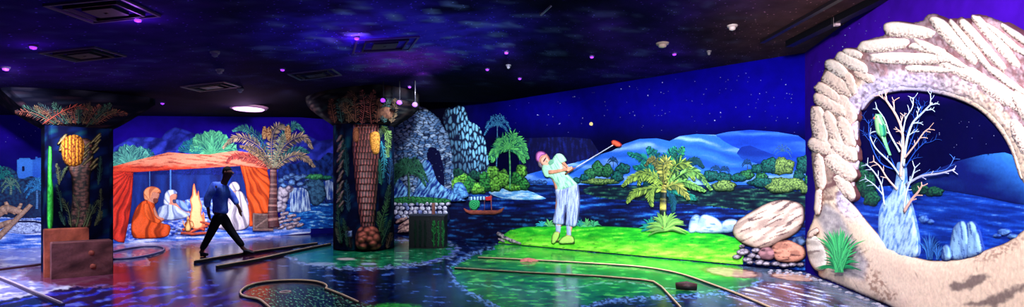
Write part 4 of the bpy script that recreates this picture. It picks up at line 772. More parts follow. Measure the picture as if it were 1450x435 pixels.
# golfer
G = tag(relief('person', catmull([(759, 224), (759, 218), (764, 214.5), (771, 216), (776, 221), (780, 229), (784, 226), (789, 219), (794, 219), (799, 226), (801, 233), (804, 236.5), (810, 236), (812, 240), (808, 243.5), (802, 243), (806, 252), (814, 262), (818, 275), (817, 300), (811, 322), (809, 333), (813, 340), (806, 345), (797, 344), (798, 337), (802, 331), (802, 318), (801.2, 294), (800.2, 292), (799, 294), (796, 318), (794, 322), (793, 332), (789, 343), (783, 344), (782, 337), (787, 328), (787, 318), (786, 300), (787, 275), (782, 256), (773, 247), (768, 240), (768, 234), (762, 231)]), S, 0.07, 0.12, 5,
    lambda x, y, d: mix(C(110, 60, 70), C(235, 165, 140), np.clip(0.3+0.7*sm(0, 2, d)+0.5*(fbm(x/2, y/2, 1)-0.5), 0, 1)), step=1.0, curve=False),
    'golfer in mint polo, purple cap and rolled blue trousers finishing a swing', 'person')
def gp(nm, poly, base, dep, r, col, **kw): return relief(nm, poly, S, base, dep, r, col, parent=G, step=0.9, mat=M_CLOTH, **kw)
gp('trousers', [(787, 268), (801, 266), (816, 260), (819, 272), (820, 290), (818, 306), (815.5, 320), (808, 321.5), (801, 319), (802, 306), (801.3, 296), (800.4, 291), (799.6, 296), (798, 309), (797, 318), (789, 318.5), (783, 315), (785, 302), (788, 290), (787, 278)], 0.12, 0.13, 5, lambda x, y, d: mix(C(92, 108, 180), C(190, 205, 246), np.clip(sm(0.2, 0.65, fbm(x/1.8+y*0.06, y/16, 3))*(0.15+0.85*sm(0, 1.4, d)), 0, 1)))
gp('shirt', [(768, 244), (767.5, 236), (770, 232), (776, 232), (781, 227), (785, 221), (789, 218), (793, 219), (798, 222), (801, 228), (796, 230), (797, 236), (802, 245), (808, 251), (817, 261), (806, 266), (790, 270), (788, 263), (781, 253), (774, 250)], 0.14, 0.13, 6, lambda x, y, d: mix(C(96, 180, 150), C(188, 244, 214), np.clip(sm(0.15, 0.6, fbm((x*0.5+y)/12, (y*0.5-x)/2.4, 5))*(0.1+0.9*sm(0, 1.6, d)), 0, 1)))
gp('sleeve', [(768, 240), (771, 236), (778, 240), (779, 246), (776, 251), (771, 249)], 0.25, 0.06, 3, C(170, 235, 200))
gp('sleeve', [(787, 219), (794, 218), (800, 225), (800, 228.5), (794, 231), (790, 227)], 0.25, 0.06, 3, C(180, 240, 208))
gp('collar', [(776, 231), (780, 226), (785, 229), (783, 232.5), (779, 234)], 0.25, 0.04, 1.5, C(110, 180, 150))
gp('cap', [(758.5, 225), (759, 218), (763, 214.3), (769, 214.6), (773, 219), (768, 221), (765, 224), (763, 229.5), (760, 228.5)], 0.13, 0.11, 4, lambda x, y, d: mix(C(110, 40, 120), C(222, 130, 205), sm(0, 3, d)))
gp('hair', [(762, 230), (765, 229), (767.5, 235), (771, 237.5), (767, 238), (763, 235)], 0.13, 0.06, 2, C(120, 110, 130))
fc = gp('face', [(764, 228), (766, 223), (771, 220), (776, 223), (779, 229), (779, 234), (775, 236.5), (770, 235.5), (766, 232)], 0.16, 0.08, 4, lambda x, y, d: mix(C(190, 110, 100), C(250, 190, 165), sm(0, 2.5, d)))
gp('sunglasses', [(768.8, 228.5), (772.2, 223.2), (773.6, 224.2), (770.3, 229.5)], 0.235, 0.015, 1, C(60, 30, 60)); gp('nose', [(772.5, 228.5), (774.5, 227), (776, 229.2), (773.6, 230)], 0.235, 0.03, 1, C(240, 170, 140)); gp('mouth', [(773.6, 233), (776.5, 231), (777, 231.8), (774.2, 233.8)], 0.225, 0.015, 0.6, C(150, 50, 60))
sk2 = lambda x, y: mix(C(120, 64, 60), C(238, 168, 136), 0.35+0.65*noise(x/2.5, y/2, 3))
m = MB(); px_tube(m, [(777, 244), (785, 243.5), (795, 241.5), (804, 240)], [3.0, 2.5, 1.9], S, 0.24, sk2, 9); m.build('forearm', M_CLOTH, G)
m = MB(); px_tube(m, [(796, 229), (800, 233), (804, 237.5)], [2.5, 2.1, 1.7], S, 0.20, sk2, 9); m.build('forearm', M_CLOTH, G)
for k in range(5):
    m = MB(); x = 803.6+k*1.7; px_tube(m, [(x, 236.9-k*0.25), (x+0.9, 238.6-k*0.3), (x+0.5, 241.2-k*0.3), (x-0.6, 242.3-k*0.3)] if k < 4 else [(804.5, 242), (807.5, 241.8), (810.5, 239.2)], [0.95, 0.8, 0.65], S, 0.275, C(244, 184, 150), 7); m.build('finger', M_CLOTH, G)
for q_ in ([(786.5, 318), (794.5, 318), (793, 330), (787, 329)], [(801.5, 319), (809, 319.5), (808.5, 335), (802.5, 334)]): gp('sock', q_, 0.10, 0.10, 3, C(170, 185, 235), curve=False)
for (poly, t) in (([(780.5, 342), (782, 333), (786, 328), (792, 330), (792, 335), (789, 341), (785, 345.5), (781, 345)], 'heel lifted'), ([(791, 343), (794, 338), (799, 334.5), (804, 333), (811, 335), (813.5, 341), (811, 345), (803, 346), (794, 346)], 'flat')):
    sh = gp('shoe', poly, 0.12, 0.12, 4, lambda x, y, d: mix(C(50, 110, 40), C(190, 240, 110), np.clip(sm(0, 2, d)*0.9+0.3*(fbm(x/1.5, y/1.5, 2)-0.5), 0, 1)))
    cx_, cy_ = np.mean(poly, 0); relief('sole', [(min(p[0] for p in poly), cy_+3.4), (max(p[0] for p in poly)-1, cy_+3.6), (max(p[0] for p in poly)-1.2, cy_+5), (min(p[0] for p in poly)+0.5, cy_+5)], S, 0.20, 0.02, 1, C(60, 70, 50), parent=sh, step=1, curve=False)
gc = root('golf_club', 'golf club with silver shaft and red head raised to the right by the golfer', 'golf club', base_pt(S, 808, 242, 0.3))
for nm, pts, r, c_ in (('grip', [(800, 247), (815, 237.5)], [1.1, 0.9], C(130, 70, 50)), ('shaft', [(815, 237.5), (868, 205.5)], [0.9, 0.75], C(205, 205, 235))):
    m = MB(); px_tube(m, pts, r, S, 0.30, c_, 8); m.build(nm, M_METAL, gc)
relief('club_head', [(865.5, 201), (868, 198.5), (874, 200), (879, 204), (878, 207.5), (873, 208), (870, 206), (867, 205.5)], S, 0.29, 0.07, 3, lambda x, y, d: mix(C(200, 50, 50), C(255, 110, 80), sm(0, 2, d)), parent=gc, step=1)

# boulders at the corner
gb = 'stones at the foot of the rock arch'
rock('largest pinkish-white boulder, tilted, with dark pitted cracks', [(1037, 326), (1042, 315), (1062, 301), (1086, 288), (1108, 283), (1130, 287), (1138, 295), (1138, 314), (1128, 330), (1106, 342), (1088, 351), (1072, 352), (1054, 346), (1042, 338)], S, 0.12, C(226, 196, 184), C(70, 44, 56), 0.35, 16, name='boulder', cat='boulder', sc=11, ang=-0.42, stretch=2.4, cracks=False)
rock('round brown-red boulder under the largest boulder', [(1092, 352), (1100, 343), (1114, 340), (1128, 344), (1139, 352), (1140, 364), (1130, 371), (1112, 372), (1098, 368)], S, 0.20, C(205, 140, 120), C(60, 26, 34), 0.24, 9, name='boulder', cat='boulder', sc=9, cracks=False)
rock('small purple-brown boulder left of the brown-red one', ellipse(1086, 359, 13.5, 9.5, 0.06), S, 0.24, C(170, 120, 130), C(44, 24, 40), 0.20, 8, name='boulder', cat='boulder', sc=8, cracks=False)
rock('dark blue stone wedged behind the brown-red boulder', ellipse(1131, 342, 10, 7, 0.08), S, 0.14, C(90, 120, 170), C(14, 26, 64), 0.14, 6, sc=6)
# ================================================================== RIGHT WALL: stone arch with night desert
S = WB
thing_relief('desert_ground', 'blue moonlit painted desert plain seen through the stone arch', 'ground', [(1200, 268), (1280, 262), (1330, 268), (1380, 276), (1440, 288), (1475, 292), (1475, 380), (1200, 380)], S, 0.006, 0.01, 3, streak_col([(0, C(6, 30, 120)), (0.5, C(10, 48, 165)), (0.85, C(26, 84, 215)), (1, C(80, 140, 245))], 40, 4.5, 90, 0.8, 0.12), kind='stuff', step=2.4, curve=False)
thing_relief('hill', 'smooth dark blue hill rising right of the bare tree', 'hill', [(1290, 262), (1304, 252), (1326, 240), (1356, 228), (1392, 219), (1422, 216), (1440, 222), (1475, 244), (1475, 292), (1440, 289), (1392, 279), (1340, 270), (1300, 270)], S, 0.02, 0.08, 30, lambda x, y, d: mix(C(6, 20, 110), C(50, 130, 245), np.clip(sm(0.0, 1, (x-1330)/110-(y-216)/80)*0.85+0.25*(fbm(x/30, y/14, 91)-0.5), 0, 1)), step=2.4, curve=False)
for k, (x, y, rx, ry, t) in enumerate(((1226, 262, 14, 22, 'dark green shrub against the inner left of the arch'), (1234, 282, 12, 13, 'low dark shrub left of the bottle tree'), (1302, 268, 12, 10, 'green shrub just right of the bottle tree'), (1322, 272, 14, 8, 'wider green shrub trailing right of the bottle tree'), (1216, 240, 8, 14, 'dim shrub behind the arch leg'))):
    bush(t, x, y, rx, ry, S, 0.03+0.004*k, C(40, 120, 80), C(3, 30, 50), group='shrubs seen through the arch', sc=3)
bl1, bl2 = C(150, 200, 250), C(20, 60, 170)
for k, (p, t) in enumerate((([(1344, 366), (1346, 340), (1350, 322), (1360, 313), (1368, 316), (1372, 332), (1372, 364)], 'tall pale blue standing stone, left half of the pair'), ([(1366, 364), (1369, 330), (1368, 318), (1376, 313), (1384, 322), (1389, 340), (1391, 358)], 'tall pale blue standing stone, right half of the pair'), ([(1334, 368), (1334, 352), (1340, 346), (1346, 352), (1347, 367)], 'short rounded stone left of the tall pair'))):
    rock(t, p, S, 0.05+0.02*k, bl1, bl2, 0.16, 8, group='standing stones in the arch', name='standing_stone', cat='stone', sc=11, ang=1.4, stretch=2, cracks=False)
for (x, y, rx, ry, t) in ((1308, 311, 7, 6, 'small blue rock behind the grass, left'), (1318, 314, 5, 3.5, 'smaller blue rock behind the grass, right'), (1422, 329, 10, 5, 'low blue rock near the right edge'), (1434, 335, 8, 4, 'small low blue rock furthest right in the arch'), (1412, 334, 7, 3, 'flat blue rock left of the low rocks near the right edge')):
    rock(t, ellipse(x, y, rx, ry, 0.12, 12), S, 0.03, C(110, 165, 240), bl2, 0.08, 4, group='small desert rocks', sc=5)
for (x, y, R, t) in ((1316, 368, 38, 'tall dark blue grass clump in front of the bottle tree'), (1328, 368, 22, 'shorter dark blue grass clump beside the standing stones')):
    tuft(t, x, y, R, 22, S, 0.08, C(60, 130, 230), C(4, 26, 100), spread=32, wl=1.6)
bt = root('bottle_tree', 'bare pale blue bottle tree with swollen twisted trunk and twiggy crown', 'tree', base_pt(S, 1272, 366))
tc = lambda x, y, d: mix(C(60, 120, 220), C(196, 232, 255), np.clip(sm(0.2, 0.6, fbm((x+y*0.25)/3.2, y/13, 92))*(0.35+0.65*sm(0, 4, d)), 0, 1))
relief('trunk', [(1247, 352), (1244, 330), (1244, 306), (1248, 290), (1256, 280), (1264, 270), (1269, 250), (1270, 232), (1276, 230), (1281, 234), (1283, 258), (1286, 276), (1291, 292), (1297, 316), (1301, 340), (1300, 362), (1284, 366), (1262, 362)], S, 0.07, 0.14, 13, tc, parent=bt, step=1.7, hf=lambda x, y: 0.02*np.sin((x+y*0.45)/3.4), mat=M_ROCK)
rr = np.random.RandomState(21)
BR = MB()
def branch(mb, p, a, L, r, depth, lt, base):
    n = 4; q = [p]; 
    for i in range(n):
        a += rr.uniform(-0.22, 0.22); p = (p[0]+math.cos(a)*L/n, p[1]-math.sin(a)*L/n); q.append(p)
    px_tube(mb, q, [r, r*0.62], S, base, lt, 5, 2)
    if depth == 0: return
    for i in (2, 3, 4) if depth > 1 else (2, 4):
        for sg in ((-1, 1) if i == 4 else (rr.choice([-1, 1]),)):
            branch(mb, q[i], a+sg*rr.uniform(0.35, 0.8), L*rr.uniform(0.42, 0.62), r*0.6, depth-1, lt, base+0.004)
wh, pk, dbl = C(205, 225, 255), C(245, 200, 190), C(40, 90, 215)
for (pts, r, lt, base, dep) in (
    ([(1272, 250), (1262, 225), (1250, 205), (1238, 190)], 1.3, dbl, 0.05, 2), ([(1280, 240), (1296, 215), (1312, 200)], 1.3, dbl, 0.05, 2), ([(1278, 232), (1290, 200), (1300, 175), (1306, 150)], 1.2, dbl, 0.05, 2), ([(1266, 240), (1246, 230), (1232, 200), (1230, 170)], 1.2, dbl, 0.05, 2), ([(1284, 260), (1310, 246), (1340, 240), (1352, 222)], 1.2, C(70, 120, 235), 0.06, 1),
    ([(1275, 250), (1278, 220), (1278, 190), (1270, 165), (1252, 138)], 3.4, pk, 0.20, 2), ([(1279, 235), (1284, 200), (1292, 175), (1306, 160), (1320, 146)], 2.8, wh, 0.22, 2), ([(1276, 205), (1282, 170), (1292, 152), (1293, 138)], 1.7, wh, 0.18, 1),
    ([(1274, 215), (1260, 190), (1252, 168), (1240, 152)], 1.8, wh, 0.18, 1), ([(1280, 225), (1296, 205), (1308, 188), (1316, 182)], 1.8, pk, 0.24, 1), ([(1278, 255), (1262, 232), (1240, 210), (1232, 190), (1244, 186)], 1.6, wh, 0.22, 1),
    ([(1283, 262), (1304, 250), (1330, 246), (1352, 240)], 2.2, C(200, 205, 245), 0.22, 1), ([(1270, 268), (1256, 252), (1246, 236), (1236, 228)], 1.8, pk, 0.22, 1), ([(1252, 290), (1248, 262), (1238, 244), (1226, 232)], 1.8, wh, 0.24, 1), ([(1250, 276), (1238, 262), (1224, 252)], 1.3, wh, 0.24, 1),
    ([(1280, 300), (1290, 284), (1300, 272), (1306, 262)], 2.8, C(240, 190, 175), 0.26, 1), ([(1280, 296), (1284, 270), (1292, 250), (1296, 236)], 2.4, wh, 0.26, 1)):
    mb = MB(); px_tube(mb, pts, [r, r*0.5], S, base, lt, 6, 4); q = catmull(pts, 4, False)
    for f_ in np.linspace(0.35, 1.0, 5 if dep == 2 else 4):
        i = min(int(f_*(len(q)-1)), len(q)-2); d = q[i+1]-q[i]; a = math.atan2(-d[1], d[0])
        for sg in ((-1, 1) if f_ == 1.0 else (rr.choice([-1, 1]),)):
            branch(mb, tuple(q[i]), a+sg*rr.uniform(0.45, 0.95), rr.uniform(9, 17) if dep == 2 else rr.uniform(6, 12), r*0.42, dep-1, lt, base+0.003)
    mb.build('branch', M_ROCK, bt)
pr = tag(relief('parrot', [(1238, 169), (1238.5, 164), (1241.5, 161.5), (1245, 163), (1246, 167), (1250, 176), (1252, 188), (1251, 194), (1254, 206), (1259, 220), (1256, 214), (1250, 200), (1246, 194), (1241, 188), (1239, 178)], S, 0.36, 0.10, 4, lambda x, y, d: mix(C(90, 200, 140), C(190, 255, 180), np.clip(sm(0, 2.5, d)*0.8+0.4*fbm(x/2, y/4, 3), 0, 1)), step=1.1, mat=M_LEAF), 'bright green parrot with long tail perched in the bottle tree', 'bird')
relief('beak', [(1236.2, 167), (1238.4, 165), (1239, 168.4), (1237, 169.5)], S, 0.41, 0.03, 1, C(240, 110, 90), parent=pr, step=0.8, curve=False)
relief('eye', ellipse(1241, 165.6, 0.7, 0.7, 0, 8), S, 0.47, 0.01, 0.5, C(10, 20, 20), parent=pr, step=0.6)
relief('wing', [(1244, 174), (1249, 178), (1251, 190), (1248, 194), (1245, 186)], S, 0.44, 0.03, 2, lambda x, y, d: mix(C(30, 130, 110), C(110, 230, 150), sm(0, 2, d)), parent=pr, step=1)

# the stone arch
ar = root('stone_arch', 'huge cream and brown stacked-rock arch framing the night desert', 'stone arch', base_pt(S, 1250, 432))
outer = [(1143, 338), (1143, 331), (1147, 322), (1152, 308), (1155, 290), (1154, 268), (1151, 245), (1149, 220), (1149, 195), (1152, 168), (1156, 145), (1161, 120), (1167, 100), (1176, 88), (1187, 76), (1200, 68), (1214, 67), (1224, 58), (1240, 53), (1252, 49), (1255, 36), (1263, 31), (1290, 32), (1306, 29), (1313, 21), (1326, 20), (1342, 28), (1353, 28), (1361, 24), (1373, 30), (1386, 22), (1400, 24), (1420, 31), (1432, 36), (1450, 48), (1470, 66), (1500, 92), (1520, 160), (1520, 540), (1400, 510), (1300, 462), (1262, 435), (1240, 425.5), (1212, 413.5), (1190, 404), (1172, 396.5), (1160, 391), (1156, 372), (1152, 356), (1146, 346)]
inner = [(1217, 200), (1217, 172), (1220, 154), (1230, 141), (1250, 131), (1275, 127), (1305, 128), (1338, 133), (1366, 142), (1390, 156), (1410, 174), (1425, 196), (1437, 224), (1446, 255), (1462, 285), (1464, 312), (1446, 329), (1424, 344), (1396, 354), (1376, 363), (1350, 368), (1318, 369), (1290, 362), (1268, 352), (1248, 336), (1230, 316), (1216, 298), (1206, 284), (1212, 272), (1212, 258), (1218, 236), (1219, 216)]
cream, lav, brnd = C(255, 226, 202), C(222, 208, 250), C(92, 52, 56)
def arch_col(x, y, d):
    n = fbm(x/11, y/11, 93, 4); t = sm(0.36, 0.52, n); low = sm(270, 320, y)
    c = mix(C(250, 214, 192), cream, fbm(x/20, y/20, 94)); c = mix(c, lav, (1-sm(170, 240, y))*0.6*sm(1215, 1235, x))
    u = (x*0.55+y*0.84); v = (-x*0.84+y*0.55); st = fbm(u/26, v/5, 95, 4)
    crack = sm(0.62, 0.72, st)*(1-low)*0.8+low*sm(0.66, 0.78, st)*sm(0.55, 0.7, fbm(x/40, y/40, 96))*0.6
    spots = sm(0.66, 0.74, fbm(x/3.2, y/2.6, 97))*0.5*(1-low*0.8); leg = (1-low)*sm(190, 240, y)*(1-sm(1190, 1215, x))
    c = mix(c, brnd, np.clip(crack*0.85+spots*(1-0.7*low)+leg*(1-t)*0.7, 0, 1))
    br = (1-sm(2, 9, np.abs(signed([(1160, 262), (1172, 300), (1200, 330), (1226, 372), (1262, 420), (1250, 424), (1214, 376), (1186, 336), (1160, 306)], x, y)+(n-0.5)*16)))
    c = mix(c, C(150, 96, 78), br*0.7*sm(0.4, 0.55, fbm(x/5, y/5, 98)))
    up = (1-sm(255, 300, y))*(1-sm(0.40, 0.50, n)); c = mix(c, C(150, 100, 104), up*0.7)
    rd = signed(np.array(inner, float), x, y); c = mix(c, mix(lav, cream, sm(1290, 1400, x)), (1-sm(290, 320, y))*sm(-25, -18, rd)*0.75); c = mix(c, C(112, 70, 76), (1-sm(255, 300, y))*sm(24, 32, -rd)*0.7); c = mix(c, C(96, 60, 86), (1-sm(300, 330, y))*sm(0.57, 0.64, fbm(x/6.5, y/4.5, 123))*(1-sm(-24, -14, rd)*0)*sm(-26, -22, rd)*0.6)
    g2 = sm(-4, 6, signed([(1372, 352), (1400, 356), (1450, 330), (1450, 345), (1410, 372), (1380, 372)], x, y)+(n-0.5)*16); c = mix(c, C(150, 100, 90), g2*0.6*sm(0.45, 0.55, fbm(x/6, y/4, 99)))
    dk = sm(-2, 4, signed([(1340, 402), (1362, 396), (1392, 386), (1404, 392), (1388, 404), (1366, 412), (1344, 410)], x, y)+(n-0.5)*12)+sm(-2, 4, signed([(1362, 432), (1400, 420), (1452, 400), (1452, 412), (1410, 436)], x, y)+(n-0.5)*12)
    c = mix(c, C(90, 70, 80), np.clip(dk, 0, 1)*0.8)
    grey = sm(-3, 8, signed([(1150, 300), (1170, 285), (1192, 300), (1212, 340), (1232, 372), (1225, 400), (1190, 392), (1172, 350)], x, y)); c = mix(c, mix(C(90, 90, 120), C(225, 215, 225), n), grey*0.75)
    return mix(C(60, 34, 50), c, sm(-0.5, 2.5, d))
def arch_h(x, y): return (0.10*fbm(x/12, y/12, 93, 3)+0.05*fbm(x/4, y/4, 94, 2))*(1-0.85*sm(270, 330, y))
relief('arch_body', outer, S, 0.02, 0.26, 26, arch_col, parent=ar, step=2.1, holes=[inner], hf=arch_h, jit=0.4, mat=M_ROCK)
def slab_col(seed, pink=0.0, g=None):
    sx, sy, ex, ey, gw = g; gl = math.hypot(ex-sx, ey-sy)+1e-6; fl_ = 1.0 if ex >= sx else -1.0
    def f(x, y, d):
        n = fbm(x/4, y/4, seed, 4); pits = sm(0.50, 0.60, fbm(x/2.8, y/2.0, seed+3, 3)); t = sm(0, 2.2, d)
        c = mix(mix(cream, C(255, 250, 250), 0.6), C(246, 200, 182), pink+0.25*n); low = sm(0.0, 3.0, 6.5-d)
        return mix(C(96, 54, 64), c, np.clip(t-pits*0.85*sm(-0.05*gw, 0.30*gw, fl_*(-(x-sx)*(ey-sy)+(y-sy)*(ex-sx))/gl), 0, 1))
    return f
slabs = [(1262, 42, 1314, 48, 21), (1226, 67, 1278, 62, 19), (1294, 66, 1332, 72, 13), (1238, 82, 1345, 84, 17), (1285, 97, 1348, 100, 12), (1200, 74, 1216, 79, 12), (1191, 82, 1222, 98, 17), (1178, 93, 1192, 103, 18), (1176, 112, 1198, 127, 23), (1163, 125, 1182, 138, 17), (1200, 108, 1208, 128, 15), (1161, 141, 1190, 157, 18), (1190, 143, 1203, 164, 23), (1157, 160, 1164, 195, 20), (1172, 166, 1186, 196, 19), (1192, 174, 1202, 200, 20), (1216, 104, 1232, 112, 15),
         (1324, 30, 1378, 84, 19), (1348, 34, 1400, 96, 12), (1362, 32, 1420, 96, 15), (1384, 29, 1440, 92, 16), (1398, 36, 1452, 78, 11), (1420, 37, 1462, 66, 10), (1300, 60, 1360, 92, 14), (1338, 90, 1392, 114, 22), (1394, 118, 1438, 146, 24), (1400, 96, 1450, 132, 12), (1440, 140, 1462, 172, 22), (1438, 178, 1456, 214, 20),
         (1156, 205, 1176, 214, 20), (1184, 206, 1202, 218, 24), (1180, 228, 1200, 246, 24), (1188, 254, 1203, 274, 18), (1160, 226, 1163, 262, 15), (1160, 272, 1158, 300, 10), (1148, 333, 1156, 327, 8)]
for k, (x0, y0, x1, y1, w_) in enumerate(slabs):
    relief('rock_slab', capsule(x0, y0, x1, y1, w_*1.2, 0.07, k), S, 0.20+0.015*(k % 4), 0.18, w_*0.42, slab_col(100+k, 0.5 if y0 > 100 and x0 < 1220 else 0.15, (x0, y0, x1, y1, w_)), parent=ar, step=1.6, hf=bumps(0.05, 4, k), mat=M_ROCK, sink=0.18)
relief('rock_lip', [(1219, 152), (1224, 136), (1240, 121), (1262, 114), (1290, 110), (1318, 111), (1345, 116), (1372, 128), (1398, 146), (1418, 168), (1430, 192), (1441, 222), (1449, 252), (1443, 250), (1432, 216), (1418, 190), (1400, 168), (1380, 152), (1350, 139), (1315, 131), (1282, 129), (1254, 133), (1234, 142), (1222, 156)], S, 0.12, 0.10, 7,
    lambda x, y, d: mix(C(100, 70, 110), mix(lav, cream, sm(1300, 1380, x)), np.clip(sm(0, 2, d)-0.6*sm(0.58, 0.68, fbm(x/5, y/4, 120)), 0, 1)), parent=ar, step=1.7, mat=M_ROCK)['label'] = 'lavender pitted inner rim'
rock('tall white egg-shaped stone leaning on the arch foot', [(1142, 352), (1142, 338), (1148, 332), (1157, 334), (1166, 345), (1172, 362), (1171, 378), (1164, 384), (1154, 382), (1146, 370)], S, 0.20, C(246, 232, 224), C(120, 96, 96), 0.24, 10, name='boulder', cat='boulder', sc=18, cracks=False)
tuft('spiky bright green agave clump growing on the arch foot', 1188, 386, 62, 46, S, 0.52, C(90, 240, 140), C(4, 80, 70), name='agave', cat='plant', spread=30, wl=3.0)
tuft('dark lower leaves fanning at the base of the agave', 1187, 384, 34, 30, S, 0.50, C(40, 190, 110), C(3, 60, 60), name='agave_skirt', cat='plant', spread=75, wl=2.8)
# pebbles and stones along the wall foot
rr = np.random.RandomState(8)
stones = [(1052, 357, 9, 5), (1043, 364, 6, 3.2), (1064, 362, 6, 3.5), (1075, 372, 7, 4), (1058, 368, 7, 3.6), (1070, 355, 6, 3.6), (1050, 349, 4, 2.6), (1062, 372, 5, 2.6), (1085, 374, 6, 3), (1098, 374, 7, 3.2), (1110, 376, 7, 3), (1122, 375, 6, 3), (1133, 375, 5, 2.8), (1074, 364, 5, 3.4)]
for k, (x, y, rx, ry) in enumerate(stones):
    rock('round grey-pink pebble in the band between lawn and boulders', ellipse(x, y, rx, ry, 0.08, 12), WA, 0.26+0.006*(k % 3), C(190, 178, 196), C(40, 30, 56), 0.10, 3.4, group='grey-pink pebbles beside the boulders', name='pebble', cat='pebble', sc=4, step=1.3, bump=0.01)
def dome_pebble(x, y, r, sq, col, name='pebble', seed=0):
    rr = np.random.RandomState(seed); m = MB(); n = 12; rings = ((1.0, 0.12), (1.04, 0.4), (0.78, 0.82), (0.4, 1.0)); V = []; ph = rr.uniform(0, 6)
    for (a, h) in rings:
        for i in range(n):
            t = i*2*math.pi/n; k = 1+0.1*math.sin(2*t+ph)+0.05*math.sin(3*t); V.append((x+r*a*k*math.cos(t), y+r*sq*a*k*math.sin(t), r*0.75*h*0.9-r*0.06))
    V.append((x, y, r*0.70)); F = [(j*n+i, j*n+(i+1) % n, (j+1)*n+(i+1) % n, (j+1)*n+i) for j in range(3) for i in range(n)]+[(3*n+i, 3*n+(i+1) % n, 4*n) for i in range(n)]+[tuple(reversed(range(n)))]
    V = np.array(V); c = mix(col*0.55, col, noise(V[:, 0]*40, V[:, 1]*40, 3)); m.add(V, F, c); return m.build(name, M_ROCK)
rr = np.random.RandomState(3); k = 0
for row in range(3):
    for t in np.linspace(0, 1, 24):
        px = 1092+t*165+rr.uniform(-3, 3); sy = 381+(px-1092)*0.045 if px < 1140 else 385+(px-1140)*0.417
        py = sy+1.5+row*2.4+rr.uniform(0, 1.4)
        if px > 1180 and row > 1: continue
        Y = EYE*FPX/(py-HY); X = (px-CX)/FPX*Y
        if (np.array([X, Y, 0])-WB.p0)@WB.n < 0.06 or (np.array([X, Y, 0])-WA.p0)@WA.n < 0.06: continue
        r = rr.uniform(0.022, 0.042)
        o = dome_pebble(X, Y, r, rr.uniform(0.6, 0.9), C(185, 180, 205)*rr.uniform(0.5, 1.0), seed=k); k += 1
        tag(o, 'small rounded pebble in the loose strip along the foot of the stone arch', 'pebble', 'pebbles strewn along the arch foot')

# ================================================================== COLUMNS
def prism_loft(rings, cx, cy):
    """rings: list of (list of xy offsets, z)"""
    n = len(rings[0][0]); V = [(cx+x, cy+y, z) for pts, z in rings for x, y in pts]
    F = [(j*n+i, j*n+(i+1) % n, (j+1)*n+(i+1) % n, (j+1)*n+i) for j in range(len(rings)-1) for i in range(n)]
    return V, F+[tuple(reversed(range(n))), tuple(range((len(rings)-1)*n, len(rings)*n))]
def subdiv_loft(mb, prof, zs, cx, cy, colf, seg=6):
    """prof(z)->xy loop ; dense so paint colours resolve"""
    rings = [(prof(z), z) for z in zs]; n = len(rings[0][0]); V, F = prism_loft(rings, cx, cy); V = np.array(V)
    mb.add(V, F, colf(*project(V)))
def chamfer_sq(h, c, rot, per=8):
    p = [(h, -h+c), (h, h-c), (h-c, h), (-h+c, h), (-h, h-c), (-h, -h+c), (-h+c, -h), (h-c, -h)]; out = []
    for i in range(8):
        a, b = np.array(p[i]), np.array(p[(i+1) % 8]); m_ = per if i % 2 == 0 else 2
        out += [a+(b-a)*t for t in np.arange(m_)/m_]
    cr_, sr_ = math.cos(rot), math.sin(rot); return [(x*cr_-y*sr_, x*sr_+y*cr_) for x, y in out]
# --- left column (square with chamfered corners)
c1y = 8.80; c1x = (109.5-CX)/FPX*c1y; rot1 = math.atan2(-c1x, c1y)*-1.0
face = unit(np.array([-c1x, -c1y])); rot1 = math.atan2(face[0], -face[1])+0.10; H1 = 0.43
k1 = root('column', 'left square column painted as a palm trunk with an orange date bunch', 'column', (c1x, c1y, 0))
ct1 = float(ceil_z(c1x, c1y))
dkc = streak_col([(0, C(3, 3, 22)), (0.5, C(4, 7, 40)), (0.85, C(8, 26, 78)), (1, C(16, 60, 80))], 5, 22, 130)
m = MB(); subdiv_loft(m, lambda z: chamfer_sq(H1, 0.07, rot1), np.linspace(0, 2.36, 40), c1x, c1y, dkc); m.build('shaft', M_WALL, k1, smooth=False)
capc = lambda x, y: mix(C(5, 6, 22), mix(C(84, 44, 52), C(20, 56, 80), noise(x/20, y/9, 8)), sm(0.5, 0.75, fbm(x/4, y/4, 131))*0.6)
def capr(z): t = (z-2.34)/0.42; return chamfer_sq(H1+0.50*min(max(t, 0), 1)**0.9, 0.10, rot1)
m = MB(); subdiv_loft(m, capr, list(np.linspace(2.34, 2.76, 14))+[2.86], c1x, c1y, capc); m.build('capital', M_WALL, k1, smooth=False)
m = MB(); subdiv_loft(m, lambda z: chamfer_sq(0.62, 0.05, rot1), np.linspace(2.86, ct1-0.003, 6), c1x, c1y, lambda x, y: np.tile(C(10, 8, 26), (len(x), 1))); m.build('neck', M_WALL, k1, smooth=False)
nf = np.array([math.sin(rot1), -math.cos(rot1), 0]); S = Plane((c1x+nf[0]*H1, c1y+nf[1]*H1, 0), nf)
relief('palm_trunk', [(94, 202), (100, 196), (124, 196), (132, 206), (132, 232), (128, 252), (127, 280), (128, 322), (101, 322), (102, 280), (101, 252), (94, 232)], S, 0.01, 0.06, 8, lambda x, y, d: mix(C(14, 8, 16), C(120, 76, 70), np.clip((1-sm(0.15, 0.6, worley(x/7, y/3.6, 3)[0]))*sm(0, 5, d)*1.1, 0, 1)), parent=k1, step=1.8, mat=M_WOOD)
dt = relief('date_cluster', [(86, 205), (90, 196), (98, 192), (108, 191), (116, 196), (120, 206), (119, 222), (115, 232), (104, 236), (93, 232), (88, 220)], S, 0.07, 0.08, 8,
    lambda x, y, d: mix(C(90, 34, 20), C(226, 150, 50), np.clip(sm(0.15, 0.9, np.abs(np.sin(x*0.62)))*(1-sm(0.2, 0.8, worley(x/2.6, y/3.2, 9)[0])), 0, 1)), parent=k1, step=1.1, hf=lambda x, y: 0.03*np.abs(np.sin(x*0.62))*(1-worley(x/2.6, y/3.2, 9)[0])); dt['label'] = 'glowing orange bunch of dates'
rr = np.random.RandomState(4)
